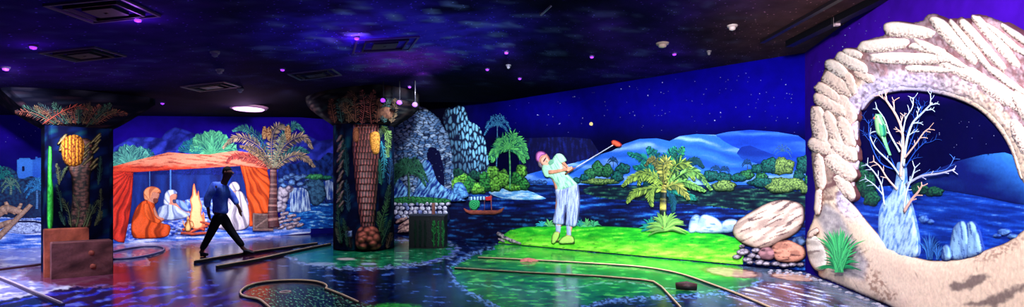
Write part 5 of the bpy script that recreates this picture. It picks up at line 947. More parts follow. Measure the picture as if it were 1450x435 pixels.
for k in range(22):
    x = rr.uniform(118, 138) if k < 15 else rr.uniform(84, 94); y = 194+(k % 15)*3.1+rr.uniform(-1, 1)
    relief('leaf_stub', capsule(x-3, y+3, x+4, y-4, 4.2, 0.1, k), S, 0.06+0.003*(k % 4), 0.05, 2, lambda x, y, d: mix(C(30, 26, 20), C(150, 136, 88), np.clip(sm(0, 2, d)*fbm(x/3, y/3, 5)*1.4, 0, 1)), parent=k1, step=1.3, mat=M_WOOD)
for (sp, ln) in (([(101, 322), (97, 298), (88, 282)], 8), ([(108, 322), (112, 298), (104, 276)], 7), ([(122, 322), (130, 300), (140, 284)], 8), ([(118, 322), (124, 306), (128, 290)], 6), ([(96, 236), (90, 244), (86, 256)], 4)):
    frond('frond', sp, ln, 18, S, 0.09, C(110, 130, 90), C(14, 26, 30), k1, wl=0.8, droop=-0.1)
lf = unit(np.array([-math.cos(rot1), -math.sin(rot1), 0])); 
relief('cactus', [(67, 320), (67, 250), (68, 212), (71, 207), (74, 214), (74, 250), (76, 270), (75, 320)], Plane((c1x+nf[0]*H1*0.95, c1y+nf[1]*H1*0.95, 0), nf), 0.0, 0.10, 4, lambda x, y, d: mix(C(6, 60, 30), C(70, 230, 80), np.clip(sm(0, 2, d)*fbm(x/2, y/5, 4)*1.5, 0, 1)), parent=k1, step=1.3, mat=M_LEAF)
for k, (sp, ln, lt) in enumerate((([(60, 176), (88, 158), (112, 150), (124, 156)], 8, C(190, 84, 72)), ([(140, 176), (124, 160), (120, 152), (128, 146)], 7, C(96, 70, 66)), ([(122, 180), (140, 160), (158, 148)], 7, C(70, 90, 80)), ([(92, 176), (72, 158), (54, 146)], 6, C(50, 80, 90)))):
    S2 = Plane((c1x+nf[0]*(H1+0.27), c1y+nf[1]*(H1+0.27), 2.55), unit(np.array([nf[0]*0.42, nf[1]*0.42, -0.50])))
    frond('frond', sp, ln, 20, S2, 0.03, lt, C(20, 12, 20), k1, wl=1.2, droop=0.5)
rr = np.random.RandomState(14)
for k in range(13):
    x = 22+k*13.2+rr.uniform(-3, 3); bx_ = 110+(x-110)*0.38; y1 = rr.uniform(146, 162)
    frond('frond', [(bx_, 176), ((bx_*0.45+x*0.55), 160), (x, y1)], rr.uniform(7, 10), 20, S2, 0.015+0.004*(k % 3), (C(150, 84, 70), C(64, 110, 96), C(120, 96, 70))[k % 3], C(12, 12, 26), k1, wl=1.3, droop=0.3)
for k, (x, y0, x1, y1) in enumerate(((88, 300, 80, 262), (140, 312, 143, 268), (139, 262, 142, 222), (84, 262, 80, 232), (92, 320, 84, 300), (134, 320, 144, 300))):
    frond('frond', [(x, y0), ((x+x1)/2+1, (y0+y1)/2), (x1, y1)], 6, 18, S, 0.03, (C(60, 110, 100), C(110, 120, 80))[k % 2], C(8, 16, 30), k1, wl=1.0, droop=-0.1)
# boxes in front of the left column
def box_thing(name, label, cat, cx, cy, wx, wy, h, rot, colf, mat, parts):
    o = root(name, label, cat, (cx, cy, 0)); m = MB(); cr_, sr_ = math.cos(rot), math.sin(rot); e = min(wx, wy)*0.06
    def ring(hx, hy, z): return [(x*cr_-y*sr_, x*sr_+y*cr_) for x, y in [(-hx+(2*hx)*t, -hy) for t in np.arange(6)/6]+[(hx, -hy+2*hy*t) for t in np.arange(6)/6]+[(hx-2*hx*t, hy) for t in np.arange(6)/6]+[(-hx, hy-2*hy*t) for t in np.arange(6)/6]], z
    rs = [ring(wx/2, wy/2, z) for z in np.linspace(0, h-e, 10)]+[ring(wx/2-e, wy/2-e, h), ring(wx/4, wy/4, h+0.002)]
    V, F = prism_loft(rs, cx, cy); V = np.array(V); u = (V[:, 0]-cx)*40; m.add(V, F, colf(u, V[:, 2]*40, V)); m.build('body', mat, o, smooth=False)
    parts(o, cx, cy, cr_, sr_) if parts else None
    return o
def stone_knob(o, x, y, z, r, col):
    m = MB(); n, k_ = 10, 6; V = [(x+r*math.cos(a)*math.sin(b), y+r*0.6*math.sin(a)*math.sin(b), z+r*0.8*math.cos(b)) for b in np.linspace(0.15, math.pi-0.15, k_) for a in np.arange(n)*2*math.pi/n]
    m.add(V, [(j*n+i, j*n+(i+1) % n, (j+1)*n+(i+1) % n, (j+1)*n+i) for j in range(k_-1) for i in range(n)], mix(col*0.5, col, np.random.RandomState(2).rand(len(V)))); m.build('stone_boss', M_ROCK, o)
wcol = lambda dk, lt: (lambda u, v, V: mix(dk, lt, np.clip(fbm(u/5, v/5, 7, 4)*1.5-0.3, 0, 1)))
def onray(px, py): Y = EYE*FPX/(py-HY); return (px-CX)/FPX*Y, Y
FP = Plane((c1x+nf[0]*H1, c1y+nf[1]*H1, 0), nf)
bx, by = FP.P(np.array([94.0]), np.array([350.0]), 0.125)[0][:2]
box_thing('stone_block', 'taller reddish-brown block standing against the left column', 'block', bx, by, 0.53, 0.22, 0.735, rot1, wcol(C(60, 26, 26), C(206, 106, 84)), M_ROCK, None)
bx, by = FP.P(np.array([116.0]), np.array([360.0]), 0.385)[0][:2]
def kn(o, cx, cy, c_, s_):
    for (u, z) in ((0.10, 0.36), (0.12, 0.15)): stone_knob(o, cx+u*c_+0.145*s_, cy+u*s_-0.145*c_, z, 0.05, C(150, 74, 66))
box_thing('stone_block', 'dark purple-brown block with two round bosses before the left column', 'block', bx, by, 0.73, 0.27, 0.545, rot1, wcol(C(30, 14, 24), C(150, 92, 98)), M_ROCK, kn)

# --- second column (round)
c2y = 12.25; c2x = (515.5-CX)/FPX*c2y; R2 = 0.68; ct2 = float(ceil_z(c2x, c2y))
k2 = root('column', 'thick round column in the middle painted with a reddish palm trunk', 'column', (c2x, c2y, 0))
def circ(r, n=48): return [(r*math.cos(i*2*math.pi/n), r*math.sin(i*2*math.pi/n)) for i in range(n)]
dk2 = streak_col([(0, C(3, 3, 20)), (0.5, C(4, 9, 38)), (0.8, C(7, 30, 66)), (1, C(16, 70, 90))], 6, 26, 140)
m = MB(); subdiv_loft(m, lambda z: circ(R2), np.linspace(0, 2.82, 60), c2x, c2y, dk2); m.build('shaft', M_WALL, k2)
def cap2(z): t = min(max((z-2.80)/0.55, 0), 1); return circ(R2+0.58*math.sin(t*math.pi/2)**1.2)
cc2 = lambda x, y: mix(C(6, 6, 16), mix(C(80, 46, 46), C(24, 60, 62), noise(x/18, y/9, 3)), sm(0.45, 0.75, fbm(x/6, y/4, 141))*0.9)
m = MB(); subdiv_loft(m, cap2, list(np.linspace(2.80, 3.38, 18))+[ct2-0.003], c2x, c2y, cc2); m.build('capital', M_WALL, k2)
S = Cyl(c2x, c2y, R2)
tr = lambda x, y, d: mix(C(34, 12, 24), C(190, 104, 100), np.clip(sm(0.5, 0.9, 0.5+0.5*np.sin(x*1.5+np.floor(y/9)*1.7))*(0.4+0.6*((y/9) % 1))*fbm(x/3, y/7, 6)*1.7, 0, 1))
relief('palm_trunk', [(500, 176), (536, 176), (537, 215), (535, 262), (532, 300), (530, 326), (512, 326), (508, 300), (503, 262), (499, 215)], S, 0.02, 0.10, 9, tr, parent=k2, step=1.5, curve=False, hf=lambda x, y: 0.04*((y/9) % 1), mat=M_WOOD)
relief('root_ball', [(503, 338), (506, 326), (514, 320), (528, 320), (536, 326), (540, 338), (539, 350), (530, 354.5), (513, 354.5), (505, 350)], S, 0.06, 0.16, 10, lambda x, y, d: mix(C(30, 12, 20), C(210, 110, 90), np.clip((1-sm(0.1, 0.75, worley(x/9, y/8, 12)[0]))*sm(0, 4, d+1), 0, 1)), parent=k2, step=1.5, hf=lambda x, y: 0.08*(1-worley(x/9, y/8, 12)[0]), mat=M_ROCK)
for (p, lt) in (([(523, 196), (525, 188), (532, 186), (537, 190), (538, 205), (536, 217), (529, 218), (525, 210)], C(250, 180, 80)), ([(500, 184), (504, 180), (508, 184), (508, 198), (504, 202), (500, 198)], C(170, 110, 80))):
    relief('date_cluster', p, S, 0.12, 0.08, 4, lambda x, y, d, lt=lt: mix(C(90, 40, 20), lt, np.clip(1-0.8*sm(0.1, 0.7, worley(x/1.6, y/2.6, 9)[0])+0.1, 0, 1)), parent=k2, step=1.1)
relief('leaf_crown', ellipse(545, 161, 13, 9, 0.1), Plane((c2x, c2y-1.17, 3.2), (0.05, -0.8, -0.35)), 0.0, 0.08, 8, lambda x, y, d: mix(C(50, 30, 30), C(120, 84, 66), np.clip(fbm(x/1.6, y/5, 5)*1.4-0.2, 0, 1)), parent=k2, step=1.5, mat=M_LEAF)
for (sp, ln, lt) in (([(541, 178), (549, 192), (550, 222)], 8, C(150, 200, 110)), ([(540, 200), (544, 225), (543, 252)], 7, C(70, 190, 220)), ([(534, 346), (540, 314), (550, 284)], 10, C(90, 150, 90)), ([(538, 350), (546, 330), (553, 312)], 7, C(80, 130, 90)), ([(484, 345), (480, 318), (478, 290)], 7, C(60, 120, 90)), ([(492, 350), (490, 330), (486, 310)], 6, C(60, 110, 80)), ([(486, 196), (482, 222), (480, 250)], 5, C(50, 100, 110))):
    frond('frond', sp, ln, 22, S, 0.05, lt, C(6, 24, 30), k2, wl=1.0, droop=0.0)
rr = np.random.RandomState(6)
for k in range(14):
    y = 196+k*7.2; x = 480+2.5*(k % 2)
    relief('bark_plate', capsule(x-2, y+4, x+3, y-4, 4.0, 0.1, k), S, 0.03, 0.05, 2, lambda x, y, d: mix(C(30, 26, 36), C(150, 130, 120), np.clip(sm(0, 2, d)*fbm(x/3, y/3, 5)*1.3, 0, 1)), parent=k2, step=1.3, mat=M_WOOD)
pn = relief('control_plate', [(489, 327), (498, 327), (498, 336), (489, 336)], S, 0.03, 0.02, 1, C(120, 140, 190), parent=k2, step=1.6, curve=False, mat=M_DARK); pn['label'] = 'small pale blue rectangular wall plate'
relief('switch', [(491.5, 329.5), (495.5, 329.5), (495.5, 333.5), (491.5, 333.5)], S, 0.053, 0.006, 0.6, C(60, 70, 120), parent=pn, step=1.2, curve=False, mat=M_DARK)
# thin painted frond heads on the capital
Sc = Cyl(c2x, c2y, 1.25)
for (sp, ln, lt) in (([(512, 176), (516, 150), (512, 128)], 9, C(150, 76, 80)), ([(526, 176), (524, 150), (530, 128)], 9, C(150, 80, 76)), ([(502, 172), (490, 154), (480, 148)], 8, C(130, 90, 70)), ([(500, 150), (490, 140), (480, 150)], 7, C(80, 90, 80)), ([(540, 170), (546, 152), (552, 142)], 7, C(60, 90, 90)), ([(506, 140), (497, 132), (488, 138)], 6, C(90, 60, 50))):
    frond('frond', sp, ln, 20, Sc, 0.02, lt, C(10, 10, 18), k2, wl=1.1, droop=0.3)

rr = np.random.RandomState(15)
for k, (x, y0, x1, y1, lt) in enumerate(((484, 300, 479, 262, C(80, 120, 110)), (494, 300, 490, 255, C(40, 90, 120)), (492, 250, 488, 205, C(50, 110, 120)), (482, 345, 477, 315, C(110, 130, 90)), (497, 352, 492, 322, C(80, 60, 60)), (545, 300, 552, 262, C(70, 120, 90)), (540, 262, 536, 226, C(60, 150, 130)), (551, 262, 554, 225, C(40, 90, 150)), (546, 225, 553, 186, C(130, 170, 100)), (541, 330, 536, 300, C(100, 140, 90)), (548, 352, 554, 330, C(140, 110, 90)), (534, 200, 541, 180, C(90, 120, 80)))):
    frond('frond', [(x, y0), ((x+x1)/2, (y0+y1)/2), (x1, y1)], 7, 22, S, 0.03, lt, C(6, 16, 28), k2, wl=1.1, droop=0.0)
for k in range(9):
    x = 474+k*10; x1 = 515+(x-515)*1.15
    if 505 < x < 530: continue
    frond('frond', [(x, 174), ((x+x1)/2, 158), (x1, 140)], 8, 20, Sc, 0.015, (C(130, 80, 64), C(50, 96, 96), C(110, 90, 66))[k % 3], C(8, 10, 20), k2, wl=1.2, droop=0.3)
# ================================================================== planter box, rails, cup, props on the floor
bx, by = onray(607, 352); by += 0.34; bx = (607-CX)/FPX*by
pl = root('planter_box', 'square planter box with green leaf panels and a short post on top', 'planter', (bx, by, 0))
hw, hh = 0.405, 0.74
m = MB(); V, F = prism_loft([([(-hw, -0.33), (hw, -0.33), (hw, 0.33), (-hw, 0.33)], z) for z in (0, hh)], bx, by); m.add(V, F, C(5, 12, 18)); m.build('body', M_WOOD, pl, smooth=False)
m = MB(); V, F = prism_loft([([(-hw-0.02, -0.35), (hw+0.02, -0.35), (hw+0.02, 0.35), (-hw-0.02, 0.35)], z) for z in (hh, hh+0.035)], bx, by); m.add(V, F, C(40, 44, 62)); m.build('lid', M_WOOD, pl, smooth=False)
m = MB(); V, F = prism_loft([([(0.09, -0.1), (0.16, -0.1), (0.16, -0.03), (0.09, -0.03)], z) for z in (hh+0.035, hh+0.30)], bx, by); m.add(V, F, C(110, 64, 60)); m.build('post', M_WOOD, pl, smooth=False)
Sp = Plane((bx, by-0.33, 0), (0, -1, 0))
for (x, w_, lt) in ((588, 4, C(16, 60, 40)), (595, 4.5, C(14, 50, 40)), (602, 4, C(12, 46, 36)), (614, 6, C(40, 150, 70)), (620.5, 3.5, C(50, 160, 80)), (627, 4.5, C(40, 140, 70))):
    frond('leaf_panel', [(x, 350), (x+0.3, 330), (x, 313)], w_*1.15, 16, Sp, 0.01, lt, C(3, 24, 20), pl, wl=1.6, droop=-0.45)
# rocks just behind planter are painted on the wall; curbs (rails) of the putting lanes
def curb(label, pts, h=0.07, wdt=0.055, body=C(20, 10, 16), trim=C(250, 215, 175), curve=True, group='wooden lane curbs on the floor', post=0.0):
    q = catmull(pts, 6, False) if curve else np.asarray(pts, float)
    P = FL.P(q[:, 0], q[:, 1], np.full(len(q), h))[:, :2]; T = np.gradient(P, axis=0); T /= np.linalg.norm(T, axis=1)[:, None]; Nn = np.stack([-T[:, 1], T[:, 0]], 1)
    o = root('lane_curb', label, 'curb', (P[:, 0].mean(), P[:, 1].mean(), 0), group)
    def strip(w0, z0, z1, c, nm, mat):
        m = MB(); K = len(P); V = np.vstack([np.c_[P+Nn*s*w0/2, np.full(K, z)] for s, z in ((-1, z0), (1, z0), (1, z1), (-1, z1))])
        F = [(a*K+i, a*K+i+1, b*K+i+1, b*K+i) for a, b in ((0, 1), (1, 2), (2, 3), (3, 0)) for i in range(K-1)]+[(0, K, 2*K, 3*K), (3*K+K-1, 2*K+K-1, K+K-1, K-1)]
        m.add(V, F, c); return m.build(nm, mat, o, smooth=False)
    strip(wdt, 0, h-0.008, body, 'rail', M_WOOD); strip(0.014, h-0.008, h+0.006, trim, 'brass_strip', M_METAL)
curb('straight curb ending under the walking person, farther of the pair', [(276, 369), (330, 360), (390, 351.5), (449, 343.5)], 0.06, 0.045)
curb('straight curb in front of the walking person, nearer of the pair', [(307, 376), (370, 365), (420, 354), (468, 344.5)], 0.06, 0.045)
curb('upper long curved curb sweeping across the green lane to the bottom', [(677, 364), (760, 368), (850, 373), (905, 377), (940, 382), (970, 389), (1005, 401), (1040, 414), (1075, 428), (1110, 444)], 0.028, 0.032)
curb('lower curb across the green lane bending sharply near its right end', [(644, 379), (740, 385), (850, 390.5), (905, 395), (925, 398), (937, 406), (950, 420), (972, 444)], 0.028, 0.032, curve=False)
curb('keyhole shaped curb loop around the putting cup at the bottom', [(392, 444), (376, 430), (366, 423), (350, 420), (342, 417), (341, 412), (350, 405), (366, 400), (390, 397), (420, 396), (444, 397.5), (458, 401), (463, 405), (461, 408)], 0.028, 0.032)
curb('short straight curb running right from the keyhole loop', [(462, 408), (485, 417), (507, 427)], 0.028, 0.032, curve=False)
curb('straight curb crossing the pale beach at the lower left', [(-8, 389), (20, 400), (50, 413), (88, 429)], 0.04, 0.05, C(60, 44, 80), C(210, 190, 215), curve=False)
curb('thin dark curb lying left of the left column', [(-8, 381), (24, 377), (66, 372)], 0.04, 0.05, C(70, 30, 40), C(150, 130, 190), curve=False)
curb('oval curb loop on the sand between left column and tent', [(152, 366), (180, 365), (208, 361), (228, 355.5), (232, 351), (222, 348), (200, 348.5), (176, 352), (152, 357)], 0.04, 0.045, C(50, 50, 110), C(200, 190, 235))
x, y = onray(404, 414)
cu = root('putting_cup', 'round putting cup with pale rim inside the keyhole loop', 'cup', (x, y, 0))
def ring_mesh(nm, r0, r1, z0, z1, c, mat, n=24):
    m = MB(); th = np.arange(n)*2*math.pi/n; V = np.vstack([np.c_[x+r*np.cos(th), y+r*np.sin(th), np.full(n, z)] for r, z in ((r0, z0), (r0, z1), (r1, z1), (r1, z0))])
    m.add(V, [(a*n+i, a*n+(i+1) % n, b*n+(i+1) % n, b*n+i) for a, b in ((0, 1), (1, 2), (2, 3), (3, 0)) for i in range(n)], c); m.build(nm, mat, cu)
ring_mesh('rim', 0.072, 0.058, 0.0, 0.012, C(230, 190, 190), M_METAL)
m = MB(); th = np.arange(20)*2*math.pi/20; m.add(np.vstack([np.c_[x+0.058*np.cos(th), y+0.058*np.sin(th), np.full(20, 0.004)], [[x, y, 0.003]]]), [(i, (i+1) % 20, 20) for i in range(20)], C(3, 3, 14)); m.build('hole', M_DARK, cu)
# low log obstacle and starfish-like tee mat on the lane
x0, y0 = onray(957, 411); x1_, y1_ = onray(987, 413)
m = MB(); v, f = tube_arrays([(x0, y0, 0.055), ((x0+x1_)/2, (y0+y1_)/2, 0.065), (x1_, y1_, 0.055)], [0.045, 0.062, 0.045], 12); m.add(v, f, mix(C(16, 10, 16), C(130, 60, 70), sm(0.06, 0.12, v[:, 2])*noise(v[:, 0]*30, v[:, 1]*30, 2))); tag(m.build('lane_obstacle', M_WOOD), 'low dark lump with reddish top between the two green lane curbs', 'obstacle')
xs, ys = onray(748, 370.5); m = MB(); th = np.arange(20)*2*math.pi/20; rad = np.where(np.arange(20) % 4 == 0, 0.20, np.where(np.arange(20) % 4 == 2, 0.07, 0.12))
m.add(np.vstack([np.c_[xs+rad*np.cos(th), ys+rad*np.sin(th)*0.8, np.full(20, 0.004)], np.c_[xs+rad*0.6*np.cos(th), ys+rad*0.48*np.sin(th), np.full(20, 0.05)], [[xs, ys, 0.07]]]), [(i, (i+1) % 20, 20+(i+1) % 20, 20+i) for i in range(20)]+[(20+i, 20+(i+1) % 20, 40) for i in range(20)], C(200, 120, 110)); tag(m.build('starfish', M_ROCK), 'small pinkish starfish lying behind the upper curb on the green lane', 'starfish')
# pale shore stones on the floor edges
rr = np.random.RandomState(12)
for k, (px, py) in enumerate(((636, 353), (644, 356), (640, 360), (632, 364), (622, 367), (648, 352), (614, 370), (604, 372))):
    x, y = onray(px, py); tag(dome_pebble(x, y, rr.uniform(0.07, 0.10), 0.8, C(90, 110, 190), 'shore_stone', 40+k), 'flattish blue-grey stone at the right edge of the green islet, beside the planter', 'stone', 'shore stones round the column islet').scale.z = 0.35

# ================================================================== CEILING FIXTURES
def on_ceiling(px, py):
    dx, dz = (px-CX)/FPX, -(py-HY)/FPX; lo, hi = 1.5, 19.0
    for _ in range(40):
        Y = (lo+hi)/2
        if EYE+dz*Y > float(ceil_z(dx*Y, Y)): hi = Y
        else: lo = Y
    Y = lo; return dx*Y, Y, float(ceil_z(dx*Y, Y))
def disc(x, y, z, r, h, c, nm, mat, parent=None, n=20, dome=0.0):
    m = MB(); th = np.arange(n)*2*math.pi/n
    V = np.vstack([np.c_[x+r*np.cos(th), y+r*np.sin(th), np.full(n, z)], np.c_[x+r*0.9*np.cos(th), y+r*0.9*np.sin(th), np.full(n, z-h)], [[x, y, z-h-dome]]])
    m.add(V, [(i, (i+1) % n, n+(i+1) % n, n+i) for i in range(n)]+[(n+i, n+(i+1) % n, 2*n) for i in range(n)]+[tuple(reversed(range(n)))], c); return m.build(nm, mat, parent)
def downlight(label, px, py, r, power=0, mat=None, group='round violet ceiling downlights'):
    x, y, z = on_ceiling(px, py); z += 0.012
    o = root('downlight', label, 'lamp', (x, y, z), group)
    disc(x, y, z, r*1.5, 0.03, C(60, 50, 90), 'trim_ring', M_DARK, o); disc(x, y, z-0.028, r, 0.02, C(200, 120, 255), 'lens', mat or M_UV, o, dome=0.01)
    if power:
        l = bpy.data.lights.new('lamp_glow', 'POINT'); l.energy = power*0.3; l.color = (0.45, 0.12, 1.0); l.shadow_soft_size = 0.05; q = bpy.data.objects.new('lamp_glow', l); COL.objects.link(q); q.parent = o; q.location = (0, 0, -0.16)
for (px, py, r, pw, t) in ((195, 25, 0.03, 10, 'brightest violet downlight at the upper left, beside the angled vent'), (47, 64, 0.03, 3, 'small violet downlight near the top left corner'), (8, 95, 0.03, 2, 'violet downlight at the far left edge'), (505, 52, 0.03, 14, 'violet downlight left of the diamond vent in the galaxy patch'), (230, 145, 0.03, 1, 'tiny violet downlight above the left end of the tent'), (580, 122, 0.03, 2, 'small violet downlight just above the three spotlights'), (717, 73, 0.03, 1, 'small violet downlight right of centre, nearest the galaxy edge'), (838, 79, 0.03, 1, 'small violet downlight above the golfer'), (955, 75, 0.03, 1, 'violet downlight furthest right on the ceiling'), (400, 97, 0.03, 1, 'small violet downlight above left of the round column'), (690, 97, 0.03, 0.5, 'dim violet downlight over the tall cliff'), (736, 110, 0.03, 0.5, 'faint violet downlight near the wall above the palms')):
    downlight(t, px, py, r, pw)
x, y, z = on_ceiling(352, 152)
o = root('ceiling_lamp', 'wide pinkish glowing ceiling lamp above the tent', 'lamp', (x, y, z))
disc(x, y, z+0.01, 0.42, 0.05, C(120, 80, 110), 'rim', M_DARK, o, 32); disc(x, y, z-0.035, 0.34, 0.03, C(255, 200, 230), 'diffuser', M_WARM, o, 32, 0.02)
l = bpy.data.lights.new('lamp_glow', 'POINT'); l.energy = 30; l.color = (0.75, 0.4, 1.0); l.shadow_soft_size = 0.1; q = bpy.data.objects.new('lamp_glow', l); COL.objects.link(q); q.parent = o; q.location = (0, -0.1, -0.25)
# three spotlights on a small bar
for (px, py, t) in ((543, 143, 'left'), (566, 146, 'middle'), (588, 149, 'right')):
    Y = 10.8; x = (px-CX)/FPX*Y; y = Y; zc = EYE-(py-HY)/FPX*Y; z = float(ceil_z(x, y))
    o = root('track_spotlight', '%s one of three violet spotlights beside the round column' % t, 'lamp', (x, y, z), 'three violet spotlights by the column')
    m = MB(); v, f = tube_arrays([(x, y, z+0.005), (x, y, zc+0.03)], 0.012, 8); m.add(v, f, C(30, 30, 40)); m.build('stem', M_DARK, o)
    m = MB(); v, f = tube_arrays([(x, y+0.07, zc+0.03), (x, y-0.04, zc)], [0.05, 0.06], 14); m.add(v, f, C(30, 30, 40)); m.build('housing', M_DARK, o)
    d = np.array([0, -0.11, -0.05])/0.121; m = MB(); n = 14; c0 = np.array([x, y-0.042, zc-0.001]); a = np.array([1.0, 0, 0]); b = np.cross(d, a); th = np.arange(n)*2*math.pi/n
    m.add(np.vstack([c0+0.05*(np.cos(t_)*a+np.sin(t_)*b) for t_ in th]+[c0+d*0.012]), [(i, (i+1) % n, n) for i in range(n)], C(200, 120, 255)); m.build('lens', M_UV, o)
def vent(label, px, py, half, rot=0.0, lt=C(96, 76, 120)):
    x, y, z = on_ceiling(px, py); o = root('ceiling_vent', label, 'vent', (x, y, z), 'square ceiling vents'); cr_, sr_ = math.cos(rot), math.sin(rot); e = 0.1
    sx = float(ceil_z(x+e, y)-ceil_z(x-e, y))/(2*e); sy = float(ceil_z(x, y+e)-ceil_z(x, y-e))/(2*e)
    def sq(h, dz): return [(x+a*cr_-b*sr_, y+a*sr_+b*cr_, z+dz+sx*(a*cr_-b*sr_)+sy*(a*sr_+b*cr_)) for a, b in ((-h, -h), (h, -h), (h, h), (-h, h))]
    for nm, h0, h1, dz, c in (('frame', half, half*0.93, -0.02, lt*0.6), ('louvre', half*0.70, half*0.66, -0.03, lt*0.1), ('louvre', half*0.40, half*0.05, -0.03, lt*0.06)):
        m = MB(); m.add(sq(h0, 0.0)+sq(h0, dz)+sq(h1, dz)+sq(h1, 0.0), [(a*4+i, a*4+(i+1) % 4, b*4+(i+1) % 4, b*4+i) for a, b in ((0, 1), (1, 2), (2, 3), (3, 0)) for i in range(4)], c); m.build(nm, M_DARK, o, smooth=False)
for (px, py, h, t, lt) in ((300, 122, 0.34, 'thin-framed square vent left of the round column', C(150, 120, 150)), (545, 63, 0.42, 'diamond-angled vent in the violet galaxy patch', C(120, 60, 200)), (120, 76, 0.28, 'square vent above the left column', C(70, 60, 100)), (150, 14, 0.30, 'large vent beside the brightest downlight at upper left', C(90, 60, 110)), (447, 105, 0.36, 'dim square vent just left of the round column top', C(110, 100, 140))):
    vent(t, px, py, h, 0.35 if px in (545,) else 0.1, lt)
for (px, py, r, t, lt) in ((938, 61, 0.10, 'large white smoke detector above the dunes', C(200, 170, 160)), (1037, 36, 0.07, 'small white smoke detector near the dark lighting track', C(190, 170, 170)), (304, 73, 0.06, 'white detector disc in the dark left ceiling, higher of two', C(130, 120, 150)), (311, 98, 0.06, 'white detector disc in the dark left ceiling, lower of two', C(150, 130, 150)), (340, 126, 0.06, 'white detector disc just above the pinkish lamp', C(160, 140, 160)), (390, 171, 0.06, 'small pale detector above the date palm', C(150, 150, 200)), (720, 92, 0.05, 'small dim sprinkler disc over the palms', C(110, 110, 130)), (1004, 72, 0.04, 'tiny sprinkler disc left of the lighting track', C(120, 110, 120))):
    x, y, z = on_ceiling(px, py); z += 0.006; o = root('smoke_detector', t, 'smoke detector', (x, y, z), 'ceiling detectors')
    disc(x, y, z, r, 0.03, lt*0.8, 'base_plate', M_DARK, o); disc(x, y, z-0.03, r*0.62, 0.035, lt, 'sensor', M_DARK, o, dome=0.015)
# lighting track beside the right wall
p0, p1 = on_ceiling(1118, 58), on_ceiling(1232, 0); p0 = np.array(p0); p1 = np.array(p1); d = p1-p0; p1 = p0+d*1.5
o = root('lighting_track', 'long dark lighting track under the ceiling near the stone arch', 'track', (*p0[:2], p0[2]))
dn = unit(np.array([d[0], d[1], 0])); nn = np.array([-dn[1], dn[0], 0])
def bar(nm, a, b, w_, h, c, dz=0.0):
    V = [q+nn*s*w_/2+np.array([0, 0, z+dz]) for q in (a, b) for s, z in ((-1, 0), (1, 0), (1, -h), (-1, -h))]
    m = MB(); m.add(V, [(0, 1, 5, 4), (1, 2, 6, 5), (2, 3, 7, 6), (3, 0, 4, 7), (3, 2, 1, 0), (4, 5, 6, 7)], c); m.build(nm, M_DARK, o, smooth=False)
bar('rail', p0, p0+(p1-p0)*0.42, 0.12, 0.09, C(4, 4, 10)); bar('rail', p0+(p1-p0)*0.44, p1, 0.12, 0.09, C(4, 4, 10)); bar('bracket', p0+(p1-p0)*0.42, p0+(p1-p0)*0.44, 0.06, 0.12, C(190, 160, 170))
bar('cover_strip', p0-nn*0.42, p1-nn*0.42, 0.07, 0.04, C(20, 12, 20))
x, y, z = on_ceiling(766, 18); xb, yb, zb = on_ceiling(780, 5)
o = root('hanging_tube', 'short pale rod lying against the ceiling right of the galaxy patch', 'rod', (x, y, z))
m = MB(); v, f = tube_arrays([(x, y, z-0.03), (xb, yb, zb-0.03)], 0.012, 8); m.add(v, f, C(150, 150, 180)); m.build('rod', M_METAL, o)
m = MB(); v, f = tube_arrays([(x, y, z-0.03), (x, y, z+0.02)], 0.02, 8); m.add(v, f, C(90, 90, 110)); m.build('clip', M_DARK, o)

# ================================================================== WALKING PERSON
WY = 10.72
def W3(px, py, dy=0.0): return np.array([(px-CX)/FPX*WY, WY+dy, EYE-(py-HY)/FPX*WY])
def skin_mesh(name, chains, mat, col, parent=None, sub=2, fingers=()):
    """joints joined into one connected skinned surface; chains: list of [(pos, radius), ...]; equal positions are shared"""
    V, R, E, idx = [], [], [], {}
    for ch in chains:
        last = None
        for p, r in ch:
            key = tuple(np.round(p, 4))
            if key not in idx: idx[key] = len(V); V.append(p); R.append(r)
            i = idx[key]
            if last is not None and last != i: E.append((last, i))
            last = i
    org = ORG[parent.name] if parent is not None else np.array([V[0][0], V[0][1], 0.0])
    me = bpy.data.meshes.new(name); me.from_pydata([tuple(np.array(v)-org) for v in V], E, []); me.update()
    o = bpy.data.objects.new(name, me); COL.objects.link(o)
    md = o.modifiers.new('skin', 'SKIN'); sv = me.skin_vertices[0].data if me.skin_vertices else None
    if sv is None:
        bpy.context.view_layer.objects.active = o; bpy.ops.mesh.customdata_skin_add(); sv = me.skin_vertices[0].data
    for i, r in enumerate(R):
        sv[i].radius = (r, r) if np.ndim(r) == 0 else tuple(r); sv[i].use_root = (i == 0)
    md.use_smooth_shade = True; sb = o.modifiers.new('sub', 'SUBSURF'); sb.levels = sb.render_levels = sub
    dg = bpy.context.evaluated_depsgraph_get(); ev = o.evaluated_get(dg); nm = bpy.data.meshes.new_from_object(ev)
    bpy.data.objects.remove(o); a = nm.color_attributes.new('Col', 'FLOAT_COLOR', 'POINT')
    pts = np.array([tuple(v.co) for v in nm.vertices])+org; c = col(pts) if callable(col) else np.tile(col, (len(pts), 1))
    a.data.foreach_set('color', np.concatenate([c, np.ones((len(c), 1))], 1).astype(np.float32).ravel())
    nm.polygons.foreach_set('use_smooth', [True]*len(nm.polygons)); nm.materials.clear(); nm.materials.append(mat); nm.name = name
    o = bpy.data.objects.new(name, nm); COL.objects.link(o); ORG[o.name] = org
    if parent is not None: o.parent = parent
    else: o.location = org
    return o
pel, wai, che, nek, hd0, hd1 = W3(312, 302), W3(312, 288), W3(314, 270), W3(318, 257.5), W3(321, 251), W3(323, 244)
shF, shN = W3(309, 263.5, 0.19), W3(311, 263.5, -0.19)          # far and near shoulder
elN, wrN = W3(303, 283, -0.25), W3(305, 300, -0.24)
elF, wrF = W3(322, 281, 0.25), W3(331, 296, 0.22)
hpN, hpF = W3(312, 306, -0.09), W3(312, 306, 0.09)
knR, anR = W3(301, 333, -0.10), W3(289, 357, -0.10)             # trailing leg
